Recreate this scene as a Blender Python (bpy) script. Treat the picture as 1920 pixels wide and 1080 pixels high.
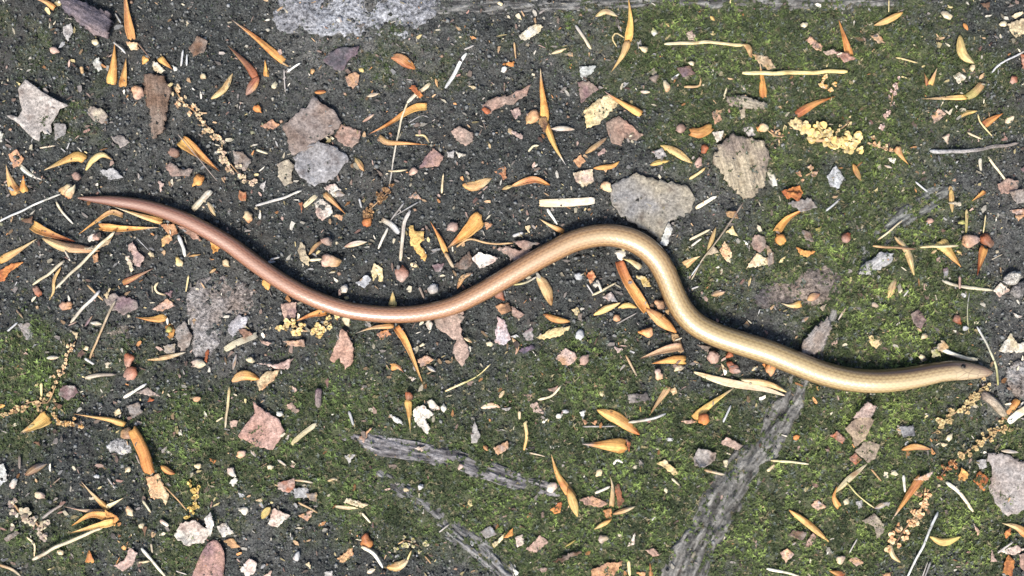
import bpy, math, random
import numpy as np
from mathutils import Vector, Matrix
from mathutils.geometry import delaunay_2d_cdt

# ------------------------------------------------------------------ scene, camera, sky, sun
for o in list(bpy.data.objects):
    bpy.data.objects.remove(o)
S = bpy.context.scene
COL = S.collection
FRAME_W = 0.385                 # metres of forest floor across the picture
MM = FRAME_W / 1920             # metres for one photograph pixel on the ground
CAM_H = 0.46
cam = bpy.data.cameras.new('camera')
cam.sensor_width = 36.0
cam.lens = 36.0 * CAM_H / FRAME_W
cam.clip_start = 0.01
cam.clip_end = 200.0
camo = bpy.data.objects.new('camera', cam)
camo.location = (0, 0, CAM_H)
COL.objects.link(camo)
S.camera = camo

SUN_AZ = math.radians(252)      # where the sun stands, measured counter-clockwise from +X
SUN_EL = math.radians(56)
W = bpy.data.worlds.new('World')
S.world = W
W.use_nodes = True
nt = W.node_tree
nt.nodes.clear()
sky = nt.nodes.new('ShaderNodeTexSky')
sky.sky_type = 'NISHITA'
sky.sun_disc = False
sky.sun_elevation = SUN_EL
sky.sun_rotation = math.pi / 2 - SUN_AZ
sky.dust_density = 3.0
bg = nt.nodes.new('ShaderNodeBackground')
bg.inputs[1].default_value = 0.135
wo = nt.nodes.new('ShaderNodeOutputWorld')
nt.links.new(sky.outputs[0], bg.inputs[0])
nt.links.new(bg.outputs[0], wo.inputs[0])
sl = bpy.data.lights.new('sun', 'SUN')
sl.energy = 3.8
sl.angle = math.radians(13)
sl.color = (1.0, 0.93, 0.82)
so = bpy.data.objects.new('sun', sl)
d = Vector((math.cos(SUN_EL) * math.cos(SUN_AZ), math.cos(SUN_EL) * math.sin(SUN_AZ), math.sin(SUN_EL)))
so.rotation_euler = d.to_track_quat('Z', 'Y').to_euler()
so.location = d * 3
COL.objects.link(so)
S.view_settings.view_transform = 'Standard'
S.view_settings.look = 'None'
S.view_settings.gamma = 1.0
S.view_settings.use_curve_mapping = False
S.view_settings.exposure = 0.55

rng = np.random.default_rng(7)
random.seed(7)

# ------------------------------------------------------------------ noise and terrain
def _hash(ix, iy, seed):
    h = (ix.astype(np.int64) * 374761393 + iy.astype(np.int64) * 668265263 + seed * 974711) & 0x7fffffff
    h = ((h ^ (h >> 13)) * 1274126177) & 0x7fffffff
    h = (h ^ (h >> 16)) & 0x7fffffff
    return (h % 65536) / 65535.0

def vnoise(x, y, seed=0):
    x = np.asarray(x, float); y = np.asarray(y, float)
    ix = np.floor(x); iy = np.floor(y)
    fx = x - ix; fy = y - iy
    fx = fx * fx * (3 - 2 * fx); fy = fy * fy * (3 - 2 * fy)
    a = _hash(ix, iy, seed); b = _hash(ix + 1, iy, seed)
    c = _hash(ix, iy + 1, seed); e = _hash(ix + 1, iy + 1, seed)
    return a * (1 - fx) * (1 - fy) + b * fx * (1 - fy) + c * (1 - fx) * fy + e * fx * fy

def fbm(x, y, seed=0, octv=4):
    t = 0; amp = 0.5; tot = 0
    for k in range(octv):
        t = t + amp * vnoise(x * 2 ** k, y * 2 ** k, seed + k * 17)
        tot += amp; amp *= 0.5
    return t / tot

def terrain(x, y):
    """smooth lie of the forest floor, metres"""
    x = np.asarray(x, float); y = np.asarray(y, float)
    return (vnoise(x / 0.075, y / 0.075, 3) - 0.5) * 0.007 + (vnoise(x / 0.024, y / 0.024, 5) - 0.5) * 0.0026

def P(px, py, z=0.0):
    """photograph pixel -> point on the ground under it"""
    x = (np.asarray(px, float) - 960) * MM
    y = (540 - np.asarray(py, float)) * MM
    h = terrain(x, y) + z
    k = (CAM_H - h) / CAM_H
    x = x * k; y = y * k
    return x, y

# moss patches: photograph x, y, radius, strength, brightness
MOSS = [(60,700,95,1.0,.75),(30,790,60,.6,.6),(340,830,90,.85,.7),(400,780,60,.5,.5),(400,900,70,.6,.55),(40,1000,80,.55,.5),(140,1040,80,.7,.6),
 (330,1030,60,.6,.6),(620,760,110,.75,.65),(560,860,90,.75,.7),(700,940,90,.7,.7),(740,780,90,.6,.5),(860,900,110,.85,.7),(930,960,90,.8,.75),
 (1010,1000,80,.7,.7),(1080,950,120,.95,.8),(1200,860,140,.95,.7),(1250,960,110,.9,.7),(1060,840,90,.7,.6),(1100,715,80,.95,.75),(980,700,90,.5,.5),
 (1340,800,80,.8,.6),(1180,1040,110,.8,.7),(1500,880,110,.95,.75),(1620,800,80,1,.95),(1680,770,60,1,.95),(1470,1020,130,1,.8),(1600,980,110,.9,.75),
 (1660,930,60,.9,.9),(1830,1010,80,1,1.1),(1860,950,50,1,1.15),(1730,900,70,.7,.7),(1650,560,95,1,.9),(1700,620,90,.95,.8),(1590,500,70,.9,.8),
 (1340,510,60,.8,.6),(1480,450,90,.7,.7),(1560,470,70,.8,.8),(1730,420,80,.75,.75),(1800,560,60,.6,.6),(1600,640,90,.6,.55),(1330,50,100,1,.75),
 (1270,40,60,1,.8),(1400,130,110,.75,.6),(1220,130,90,.5,.5),(1560,60,130,.75,.7),(1600,180,130,.65,.6),(1700,100,110,.6,.55),(1640,290,90,.8,.75),
 (1840,180,90,.55,.5),(1440,250,70,.6,.6),(1100,60,110,.5,.55),(1300,250,60,.7,.6),(850,110,90,.3,.4),(60,60,90,.4,.3),(140,215,60,.6,.35),
 (720,110,80,.35,.4),(560,40,60,.3,.3),(250,650,60,.35,.5),(1780,790,80,.5,.5),(1900,830,60,.7,.7),(1720,700,60,.6,.6),(690,250,40,.2,.3)]

def moss_amount(px, py):
    px = np.asarray(px, float); py = np.asarray(py, float)
    a = np.zeros_like(px); b = np.zeros_like(px)
    for (x, y, r, s, br) in MOSS:
        g = s * np.exp(-((px - x) ** 2 + (py - y) ** 2) / (1.5 * r * r))
        a = 1 - (1 - a) * (1 - np.clip(g, 0, 1)); b = np.maximum(b, g * br)
    out = np.clip(np.maximum(np.abs(px - 960) - 970, np.abs(py - 540) - 550) / 120, 0, 1)
    far = np.clip(vnoise(px / 210, py / 210, 91) * 2 - 0.6, 0, 1)
    a = a * (1 - out) + far * out; b = b * (1 - out) + far * 0.7 * out
    n = vnoise(px / 38, py / 38, 41) * 0.6 + vnoise(px / 13, py / 13, 43) * 0.4
    a = np.clip((a - 0.16) * 1.1 + (n - 0.5) * 1.0 * np.clip(a * 3, 0, 1), 0, 1)
    return a, b

# bare, dusty grey ground: photograph x, y, radius, strength
DRY = [(690,20,150,.9),(560,30,80,.6),(410,570,80,.7),(400,640,60,.6),(960,890,80,.6),(830,960,60,.5),(900,1030,60,.6),(1380,310,80,.6),(1490,545,110,.6),(1700,420,80,.6),
 (1870,740,80,.8),(1850,420,90,.5),(1700,1000,60,.6),(1100,10,120,.6),(1350,0,140,.6),(1600,0,120,.6),(1560,640,70,.5),(1900,560,60,.5),(1450,800,60,.5),(1330,980,70,.5),
 (220,620,70,.35),(290,230,60,.4),(600,270,90,.4),(1220,380,90,.4),(1560,330,70,.5),(1780,850,70,.5),(1890,650,60,.5),(500,1000,80,.3),(1000,820,60,.4)]
def dry_amount(px, py):
    a = np.zeros_like(px)
    for (x, y, r, s) in DRY:
        a = np.maximum(a, s * np.exp(-((px - x) ** 2 + (py - y) ** 2) / (1.3 * r * r)))
    n = vnoise(px / 45, py / 45, 141) * .6 + vnoise(px / 15, py / 15, 143) * .4
    return np.clip(a * (0.3 + 1.4 * n) + (vnoise(px / 120, py / 120, 145) - .55) * 0.35, 0, 1)

# ------------------------------------------------------------------ mesh and object helpers
def mesh_from(name, V, F, col=None, st=None, mat=None, smooth=True):
    me = bpy.data.meshes.new(name)
    V = np.asarray(V, dtype=np.float32)
    me.from_pydata(V.tolist(), [], F if isinstance(F, list) else F.tolist())
    if col is not None:
        at = me.attributes.new('Col', 'FLOAT_COLOR', 'POINT')
        c = np.ones((len(V), 4), np.float32); c[:, :3] = col
        at.data.foreach_set('color', c.ravel())
    if st is not None:
        at = me.attributes.new('st', 'FLOAT_VECTOR', 'POINT')
        at.data.foreach_set('vector', np.asarray(st, np.float32).ravel())
    if smooth:
        me.polygons.foreach_set('use_smooth', np.ones(len(me.polygons), bool))
    if mat is not None:
        me.materials.append(mat)
    me.update()
    return me

def big_mesh(name, V, F, col, mat, smooth=False):
    """large triangle soups by foreach_set"""
    me = bpy.data.meshes.new(name)
    V = np.asarray(V, np.float32); F = np.asarray(F, np.int32)
    n = F.shape[1]
    me.vertices.add(len(V)); me.vertices.foreach_set('co', V.ravel())
    me.loops.add(F.size); me.loops.foreach_set('vertex_index', F.ravel())
    me.polygons.add(len(F))
    me.polygons.foreach_set('loop_start', np.arange(0, F.size, n, dtype=np.int32))
    if smooth:
        me.polygons.foreach_set('use_smooth', np.ones(len(F), bool))
    if col is not None:
        at = me.attributes.new('Col', 'FLOAT_COLOR', 'POINT')
        c = np.ones((len(V), 4), np.float32); c[:, :3] = col
        at.data.foreach_set('color', c.ravel())
    me.materials.append(mat)
    me.update(calc_edges=True)
    me.validate()
    return me

def link(name, me, loc=(0, 0, 0), parent=None):
    o = bpy.data.objects.new(name, me)
    o.location = loc
    COL.objects.link(o)
    if parent is not None:
        o.parent = parent
    return o

def tag(o, label, cat=None, group=None, kind=None):
    if label: o['label'] = label
    if cat: o['category'] = cat
    if group: o['group'] = group
    if kind: o['kind'] = kind
    return o

# ------------------------------------------------------------------ materials
def new_mat(name):
    m = bpy.data.materials.new(name)
    m.use_nodes = True
    n = m.node_tree.nodes
    return m, n, m.node_tree.links, n['Principled BSDF']

def node(n, t, **kw):
    x = n.new(t)
    for k, v in kw.items():
        setattr(x, k, v)
    return x

def noise(n, l, vec, scale, detail=3, rough=0.6):
    t = n.new('ShaderNodeTexNoise')
    t.inputs['Scale'].default_value = scale
    t.inputs['Detail'].default_value = detail
    t.inputs['Roughness'].default_value = rough
    if vec is not None: l.new(vec, t.inputs['Vector'])
    return t.outputs['Fac']

def rmap(n, l, v, a, b, c, e):
    t = n.new('ShaderNodeMapRange')
    l.new(v, t.inputs[0])
    for i, q in enumerate((a, b, c, e)): t.inputs[1 + i].default_value = q
    return t.outputs[0]

def mixc(n, l, fac, a, b, mode='MIX'):
    t = n.new('ShaderNodeMix'); t.data_type = 'RGBA'; t.blend_type = mode
    if isinstance(fac, (int, float)): t.inputs[0].default_value = fac
    else: l.new(fac, t.inputs[0])
    for v, i in ((a, 6), (b, 7)):
        if isinstance(v, tuple): t.inputs[i].default_value = (*v, 1)
        else: l.new(v, t.inputs[i])
    return t.outputs[2]

def mathn(n, l, op, a, b=None):
    t = n.new('ShaderNodeMath'); t.operation = op
    for v, i in ((a, 0), (b, 1)):
        if v is None: continue
        if isinstance(v, (int, float)): t.inputs[i].default_value = v
        else: l.new(v, t.inputs[i])
    return t.outputs[0]

def bump(n, l, h, strength, dist, bsdf):
    b = n.new('ShaderNodeBump')
    b.inputs['Strength'].default_value = strength
    b.inputs['Distance'].default_value = dist
    l.new(h, b.inputs['Height'])
    l.new(b.outputs[0], bsdf.inputs['Normal'])

def vscale(n, l, vec, s):
    t = n.new('ShaderNodeVectorMath'); t.operation = 'MULTIPLY'
    l.new(vec, t.inputs[0]); t.inputs[1].default_value = s
    return t.outputs[0]

def tinted(name, streak, rough, spec, spot=0.3, spot_scale=900.0, bstr=0.5, bdist=0.0003, spots_dark=(0.35, 0.3, 0.27), thin=0.0):
    """colour from the Col attribute, broken up by fibre streaks (in st space) and mottling"""
    m, n, l, b = new_mat(name)
    ca = node(n, 'ShaderNodeAttribute', attribute_name='Col')
    sa = node(n, 'ShaderNodeAttribute', attribute_name='st')
    geo = n.new('ShaderNodeNewGeometry')
    f1 = noise(n, l, vscale(n, l, sa.outputs['Vector'], streak), 1.0, 4, 0.65)
    f2 = noise(n, l, geo.outputs['Position'], spot_scale, 4, 0.7)
    f3 = noise(n, l, geo.outputs['Position'], spot_scale * 0.22, 2, 0.5)
    v = mathn(n, l, 'MULTIPLY', rmap(n, l, f1, 0.3, 0.7, 0.58, 1.28), rmap(n, l, f2, 0.3, 0.7, 1 - spot, 1 + spot * 0.7))
    vv = n.new('ShaderNodeCombineColor')
    for i in range(3): l.new(v, vv.inputs[i])
    c = mixc(n, l, 1.0, ca.outputs['Color'], vv.outputs[0], 'MULTIPLY')
    dark = mixc(n, l, 1.0, c, spots_dark, 'MULTIPLY')
    c = mixc(n, l, rmap(n, l, f3, 0.56, 0.72, 0.0, 0.75), c, dark)
    l.new(c, b.inputs['Base Color'])
    b.inputs['Roughness'].default_value = rough
    b.inputs['Specular IOR Level'].default_value = spec
    bump(n, l, mathn(n, l, 'ADD', f1, f2), bstr, bdist, b)
    if thin > 0:
        out = n['Material Output']
        tr = n.new('ShaderNodeBsdfTranslucent'); l.new(c, tr.inputs[0])
        mx = n.new('ShaderNodeMixShader'); mx.inputs[0].default_value = thin
        l.new(b.outputs[0], mx.inputs[1]); l.new(tr.outputs[0], mx.inputs[2])
        l.new(mx.outputs[0], out.inputs[0])
    return m

M = {}
M['scale'] = tinted('papery_bud_scale', (130, 2300, 1), 0.5, 0.4, 0.22, 800, 0.7, 0.0003, (0.55, 0.36, 0.26), 0.12)
M['straw'] = tinted('dry_straw', (200, 2400, 1), 0.5, 0.45, 0.2, 900, 0.5, 0.0002, (0.6, 0.52, 0.42))
M['leaf'] = tinted('weathered_leaf', (520, 520, 1), 0.7, 0.3, 0.55, 1100, 0.9, 0.0004, (0.5, 0.44, 0.42), 0.08)
M['bark'] = tinted('bark', (90, 900, 1), 0.85, 0.2, 0.5, 1000, 1.0, 0.0007, (0.45, 0.42, 0.4))
M['stone'] = tinted('stone', (620, 620, 1), 0.8, 0.25, 0.95, 800, 1.0, 0.0012, (0.3, 0.3, 0.31))
M['seed'] = tinted('seed_coat', (300, 300, 1), 0.55, 0.4, 0.35, 900, 0.6, 0.0003, (0.55, 0.4, 0.32))
M['floret'] = tinted('catkin_floret', (500, 500, 1), 0.7, 0.2, 0.2, 1200, 0.4, 0.0003, (0.75, 0.62, 0.5), 0.15)

def plain_attr(name, rough, spec, thin=0.0):
    m, n, l, b = new_mat(name)
    ca = node(n, 'ShaderNodeAttribute', attribute_name='Col')
    geo = n.new('ShaderNodeNewGeometry')
    f = noise(n, l, geo.outputs['Position'], 1500, 2, 0.5)
    v = rmap(n, l, f, 0.3, 0.7, 0.75, 1.2)
    vv = n.new('ShaderNodeCombineColor')
    for i in range(3): l.new(v, vv.inputs[i])
    c = mixc(n, l, 1.0, ca.outputs['Color'], vv.outputs[0], 'MULTIPLY')
    l.new(c, b.inputs['Base Color'])
    b.inputs['Roughness'].default_value = rough
    b.inputs['Specular IOR Level'].default_value = spec
    if thin > 0:
        out = n['Material Output']
        tr = n.new('ShaderNodeBsdfTranslucent'); l.new(c, tr.inputs[0])
        mx = n.new('ShaderNodeMixShader'); mx.inputs[0].default_value = thin
        l.new(b.outputs[0], mx.inputs[1]); l.new(tr.outputs[0], mx.inputs[2])
        l.new(mx.outputs[0], out.inputs[0])
    return m
M['moss'] = plain_attr('moss', 0.6, 0.3, 0.25)
M['crumb'] = plain_attr('soil_crumb', 0.75, 0.3)

def ground_mat():
    m, n, l, b = new_mat('forest_soil')
    ca = node(n, 'ShaderNodeAttribute', attribute_name='Col')
    geo = n.new('ShaderNodeNewGeometry')
    pos = geo.outputs['Position']
    f1 = noise(n, l, pos, 1400, 5, 0.75)
    f2 = noise(n, l, pos, 320, 4, 0.65)
    f3 = noise(n, l, pos, 45, 3, 0.6)
    soil = mixc(n, l, rmap(n, l, f1, 0.40, 0.66, 0, 1), (0.011, 0.0135, 0.0145), (0.125, 0.135, 0.132))
    soil = mixc(n, l, rmap(n, l, f2, 0.47, 0.62, 0, 0.6), soil, (0.022, 0.024, 0.025))
    soil = mixc(n, l, rmap(n, l, f3, 0.5, 0.66, 0, 0.4), soil, (0.09, 0.082, 0.074))
    mossc = mixc(n, l, rmap(n, l, f1, 0.36, 0.66, 0, 1), (0.03, 0.042, 0.02), (0.16, 0.18, 0.09))
    sep = n.new('ShaderNodeSeparateColor'); l.new(ca.outputs['Color'], sep.inputs[0])
    dryc = mixc(n, l, rmap(n, l, f1, 0.36, 0.66, 0, 1), (0.055, 0.055, 0.054), (0.32, 0.315, 0.30))
    soil = mixc(n, l, mathn(n, l, 'MULTIPLY', sep.outputs[2], rmap(n, l, f2, 0.35, 0.6, 1.0, 0.35)), soil, dryc)
    c = mixc(n, l, rmap(n, l, sep.outputs[0], 0.05, 0.7, 0, 0.85), soil, mossc)
    vo = n.new('ShaderNodeTexVoronoi'); vo.inputs['Scale'].default_value = 420
    l.new(pos, vo.inputs['Vector'])
    sp = mathn(n, l, 'LESS_THAN', vo.outputs['Distance'], 0.16)
    sepv = n.new('ShaderNodeSeparateColor'); l.new(vo.outputs['Color'], sepv.inputs[0])
    sp = mathn(n, l, 'MULTIPLY', sp, mathn(n, l, 'LESS_THAN', sepv.outputs[0], 0.2))
    c = mixc(n, l, mathn(n, l, 'MULTIPLY', sp, 0.7), c, mixc(n, l, sepv.outputs[1], (0.5, 0.45, 0.36), (0.36, 0.38, 0.4)))
    l.new(c, b.inputs['Base Color'])
    b.inputs['Roughness'].default_value = 0.85
    b.inputs['Specular IOR Level'].default_value = 0.25
    bump(n, l, mathn(n, l, 'ADD', mathn(n, l, 'MULTIPLY', f1, 0.6), f2), 1.0, 0.0016, b)
    return m
M['ground'] = ground_mat()

# ------------------------------------------------------------------ the ground
def build_ground():
    def axis(half, step):
        core = np.arange(-half, half + step / 2, step)
        ext = []; s = step; p = half
        while p < 30:
            s *= 1.22; p += s; ext.append(p)
        ext = np.array(ext)
        return np.concatenate([-ext[::-1], core, ext])
    ax = axis(0.225, 0.0007); ay = axis(0.14, 0.0007)
    X, Y = np.meshgrid(ax, ay)
    Z = terrain(X, Y)
    rough = (fbm(X / 0.006, Y / 0.006, 71, 4) - 0.5) * 0.0026 + (vnoise(X / 0.0019, Y / 0.0019, 77) - 0.5) * 0.0012
    am, br = moss_amount(960 + X / MM, 540 - Y / MM)
    Z = Z + rough - 0.0004 + am * 0.0006
    V = np.stack([X, Y, Z], -1).reshape(-1, 3)
    ny, nx = X.shape
    i = np.arange(ny * nx).reshape(ny, nx)
    F = np.stack([i[:-1, :-1], i[:-1, 1:], i[1:, 1:], i[1:, :-1]], -1).reshape(-1, 4)
    c = np.stack([am, br, dry_amount(960 + X / MM, 540 - Y / MM)], -1).reshape(-1, 3)
    o = link('ground', big_mesh('ground', V, F, c, M['ground'], True))
    o['kind'] = 'structure'
    return o
build_ground()

# ------------------------------------------------------------------ moss, crumbs and flecks: nobody could count them
def floor_z(px, py):
    """height of the floor with what is already bedded in it"""
    x = (px - 960) * MM; y = (540 - py) * MM
    i, j = occ_ix(px, py)
    z = terrain(x, y) + (fbm(x / 0.006, y / 0.006, 71, 4) - 0.5) * 0.0026
    oc = OCC[i, j]
    z = np.where(oc > 0.0003, terrain(x, y) + oc - 0.0002, z)
    k = (CAM_H - z) / CAM_H
    return x * k, y * k, z, oc > 0.0003

def build_moss():
    n = 280000
    px = rng.uniform(-340, 2260, n); py = rng.uniform(-340, 1420, n)
    am, br = moss_amount(px, py)
    x, y, z, on = floor_z(px, py)
    prob = np.clip(am * 1.1 + 0.10, 0.10, 1)
    onp = np.clip((vnoise(px / 17, py / 17, 61) - 0.45) * 1.2, 0.02, 0.5) * (0.25 + am)
    keep = rng.random(n) < np.where(on, onp, prob)
    px, py, am, br, x, y, z = [q_[keep] for q_ in (px, py, am, br, x, y, z)]
    K = 5
    N = len(x)
    V = np.zeros((N, K, 3, 3)); C = np.zeros((N, K, 3, 3))
    sz = rng.uniform(0.00045, 0.0011, N) * (0.6 + 0.6 * am)
    dark = np.array([0.038, 0.054, 0.026]); lite = np.array([0.235, 0.335, 0.10]); dry = np.array([0.27, 0.24, 0.14]); grey = np.array([0.10, 0.118, 0.10])
    clump = vnoise(px / 26, py / 26, 55) * 0.65 + vnoise(px / 9, py / 9, 57) * 0.35
    f = np.clip(br * (0.1 + 1.3 * rng.random(N) ** 1.8) * np.clip(clump * 3.0 - 0.6, 0.06, 1.9), 0, 1.25)
    warm = np.clip((px - 700) / 1100, 0, 1)
    bc = dark + (lite * (1 + np.stack([0.15 * warm, 0.05 * warm, 0 * warm], -1)) - dark) * f[:, None]
    isg = rng.random(N) < np.clip(0.75 - am, 0.1, 0.8)
    bc[isg] = grey * rng.uniform(0.4, 1.7, (isg.sum(), 1))
    isdry = rng.random(N) < 0.10
    bc[isdry] = dry * rng.uniform(0.35, 1.1, (isdry.sum(), 1))
    a0 = rng.uniform(0, 6.283, N)
    for k in range(K):
        a = a0 + k * 6.283 / K + rng.uniform(-.5, .5, N)
        up = rng.uniform(0.2, 1.1, N)
        ln = sz * rng.uniform(0.7, 1.3, N)
        dx, dy = np.cos(a), np.sin(a)
        w = ln * 0.24
        zb = z + sz * rng.uniform(0.0, 0.9, N)
        V[:, k, 0] = np.stack([x - dy * w, y + dx * w, zb], -1)
        V[:, k, 1] = np.stack([x + dy * w, y - dx * w, zb], -1)
        V[:, k, 2] = np.stack([x + dx * ln, y + dy * ln, zb + up * ln * 0.8], -1)
        C[:, k] = (bc * rng.uniform(0.7, 1.3, (N, 1)))[:, None, :]
    F = np.arange(N * K * 3).reshape(-1, 3)
    o = link('moss', big_mesh('moss', V.reshape(-1, 3), F, C.reshape(-1, 3), M['moss']))
    tag(o, 'short green and olive moss carpeting the soil in patches', 'moss', kind='stuff')

OCT_V = np.array([[1,0,0],[-1,0,0],[0,1,0],[0,-1,0],[0,0,1],[0,0,-1]], float)
OCT_F = np.array([[0,2,4],[2,1,4],[1,3,4],[3,0,4],[2,0,5],[1,2,5],[3,1,5],[0,3,5]])
def build_crumbs():
    n = 90000
    px = rng.uniform(-340, 2260, n); py = rng.uniform(-340, 1420, n)
    am, br = moss_amount(px, py)
    k = rng.random(n) > am * 0.75
    px, py = px[k], py[k]
    x, y, z, on = floor_z(px, py)
    k = ~on | (rng.random(len(px)) < 0.3 * np.clip(vnoise(px / 30, py / 30, 63) * 3 - 0.9, 0, 1))
    x, y, z = x[k], y[k], z[k]; n = len(x)
    r = 0.00016 + 0.0008 * rng.random(n) ** 3.5
    V = OCT_V[None] * r[:, None, None] * rng.uniform(0.5, 1.4, (n, 6, 1)) * np.array([1.15, 1, 0.75])
    a = rng.uniform(0, 6.283, n); ca, sa = np.cos(a)[:, None], np.sin(a)[:, None]
    vx = V[..., 0] * ca - V[..., 1] * sa; vy = V[..., 0] * sa + V[..., 1] * ca
    V = np.stack([vx + x[:, None], vy + y[:, None], V[..., 2] + z[:, None]], -1)
    base = (0.014 + 0.19 * rng.random((n, 1)) ** 1.8) * np.array([0.95, 1.0, 1.0])
    u = rng.random(n)
    pal = np.array([[.42,.40,.34],[.5,.44,.32],[.3,.31,.32],[.36,.24,.17],[.2,.2,.13]])
    q = u < 0.075
    base[q] = pal[rng.integers(0, 5, q.sum())] * rng.uniform(0.3, 1.0, (q.sum(), 1))
    F = (OCT_F[None] + (np.arange(n) * 6)[:, None, None]).reshape(-1, 3)
    C = np.repeat(base, 6, 0)
    o = link('soil_crumbs', big_mesh('soil_crumbs', V.reshape(-1, 3), F, C, M['crumb']))
    tag(o, 'dark soil crumbs and pale grit strewn over the ground', 'soil', kind='stuff')

def build_fine_litter():
    n = 9200
    px = rng.uniform(-340, 2260, n); py = rng.uniform(-340, 1420, n)
    V = []; F = []; C = []; b = 0
    pal = np.array([[.62,.56,.42],[.68,.64,.55],[.5,.34,.2],[.55,.27,.11],[.42,.3,.25],[.3,.27,.25],[.6,.5,.26],[.42,.42,.42],[.3,.18,.15],[.16,.125,.105],[.24,.215,.2]])
    pr = np.array([.15,.09,.11,.06,.13,.10,.07,.06,.06,.09,.08])
    x, y, z, on = floor_z(px, py)
    z = z + 0.0005
    for i in range(n):
        if on[i] and random.random() < .75: continue
        ln = (2.0 + 7.5 * random.random() ** 1.9) * MM
        wd = ln * random.uniform(0.14, 0.6)
        a = random.uniform(0, 6.283); m = random.randint(5, 7)
        ca, sa = math.cos(a), math.sin(a)
        tx, ty = random.uniform(-.45, .45), random.uniform(-.45, .45)
        c = pal[rng.choice(11, p=pr)] * (0.22 + 0.85 * random.random() ** 1.3)
        top = []
        for k in range(m):
            t = 6.283 * k / m; rr = random.uniform(0.45, 1.2)
            u, v = math.cos(t) * ln * rr, math.sin(t) * wd * rr
            top.append((x[i] + u * ca - v * sa, y[i] + u * sa + v * ca, z[i] + u * tx + v * ty + abs(v) * 0.4))
        V += top + [(p[0], p[1], p[2] - 0.00012) for p in top]
        F.append(tuple(b + k for k in range(m)))
        F.append(tuple(b + m + k for k in reversed(range(m))))
        for k in range(m):
            k2 = (k + 1) % m
            F.append((b + k, b + m + k, b + m + k2, b + k2))
        C += [c] * (2 * m); b += 2 * m
    o = link('fine_litter', mesh_from('fine_litter', V, F, np.array(C), None, M['crumb'], False))
    tag(o, 'tiny flecks of broken leaf and husk peppering the soil', 'litter', kind='stuff')

# ------------------------------------------------------------------ path and patch builders (photograph pixels in, metres out)
def catmull(pts, n):
    pts = np.asarray(pts, float)
    if len(pts) == 2:
        t = np.linspace(0, 1, n)[:, None]
        return pts[0] * (1 - t) + pts[1] * t
    Q = np.vstack([2 * pts[0] - pts[1], pts, 2 * pts[-1] - pts[-2]])
    seg = np.linalg.norm(np.diff(pts[:, :2], axis=0), axis=1); cum = np.concatenate([[0], np.cumsum(seg)])
    out = []
    for s in np.linspace(0, cum[-1], n):
        k = min(max(np.searchsorted(cum, s, side='right') - 1, 0), len(seg) - 1)
        t = (s - cum[k]) / max(seg[k], 1e-9)
        p0, p1, p2, p3 = Q[k], Q[k + 1], Q[k + 2], Q[k + 3]
        out.append(0.5 * ((2 * p1) + (-p0 + p2) * t + (2 * p0 - 5 * p1 + 4 * p2 - p3) * t * t + (-p0 + 3 * p1 - 3 * p2 + p3) * t ** 3))
    return np.array(out)

CELL = 4; OM = 420
OCC = np.zeros(((1080 + 2 * OM) // CELL + 1, (1920 + 2 * OM) // CELL + 1))
def occ_ix(px, py):
    i = np.clip(((np.asarray(py) + OM) / CELL).astype(int), 0, OCC.shape[0] - 1)
    j = np.clip(((np.asarray(px) + OM) / CELL).astype(int), 0, OCC.shape[1] - 1)
    return i, j

def grid_faces(a, b, off=0, wrap=False):
    i = np.arange(a * b).reshape(a, b) + off
    if wrap:
        j = np.roll(i, -1, 1)
        return np.stack([i[:-1], i[1:], j[1:], j[:-1]], -1).reshape(-1, 4).tolist()
    return np.stack([i[:-1, :-1], i[1:, :-1], i[1:, 1:], i[:-1, 1:]], -1).reshape(-1, 4).tolist()

def place(PX, PY, H, lift_cap=0.0022, base=0.0002):
    """pixel coordinates and heights above the floor -> world points, resting on whatever already lies there"""
    i, j = occ_ix(PX.ravel(), PY.ravel())
    lift = min(float(np.percentile(OCC[i, j], 92)) * 0.85, lift_cap)
    am, _ = moss_amount(np.array([PX.mean()]), np.array([PY.mean()]))
    H = H + lift + base + (0.0008 * float(am[0]) if lift_cap > 0 else 0)      # litter lies on top of the moss
    x = (PX - 960) * MM; y = (540 - PY) * MM
    z = terrain(x, y) + H
    k = (CAM_H - z) / CAM_H
    np.maximum.at(OCC, (i, j), np.clip(H.ravel(), 0, 0.003))
    return np.stack([x * k, y * k, z], -1)

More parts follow.
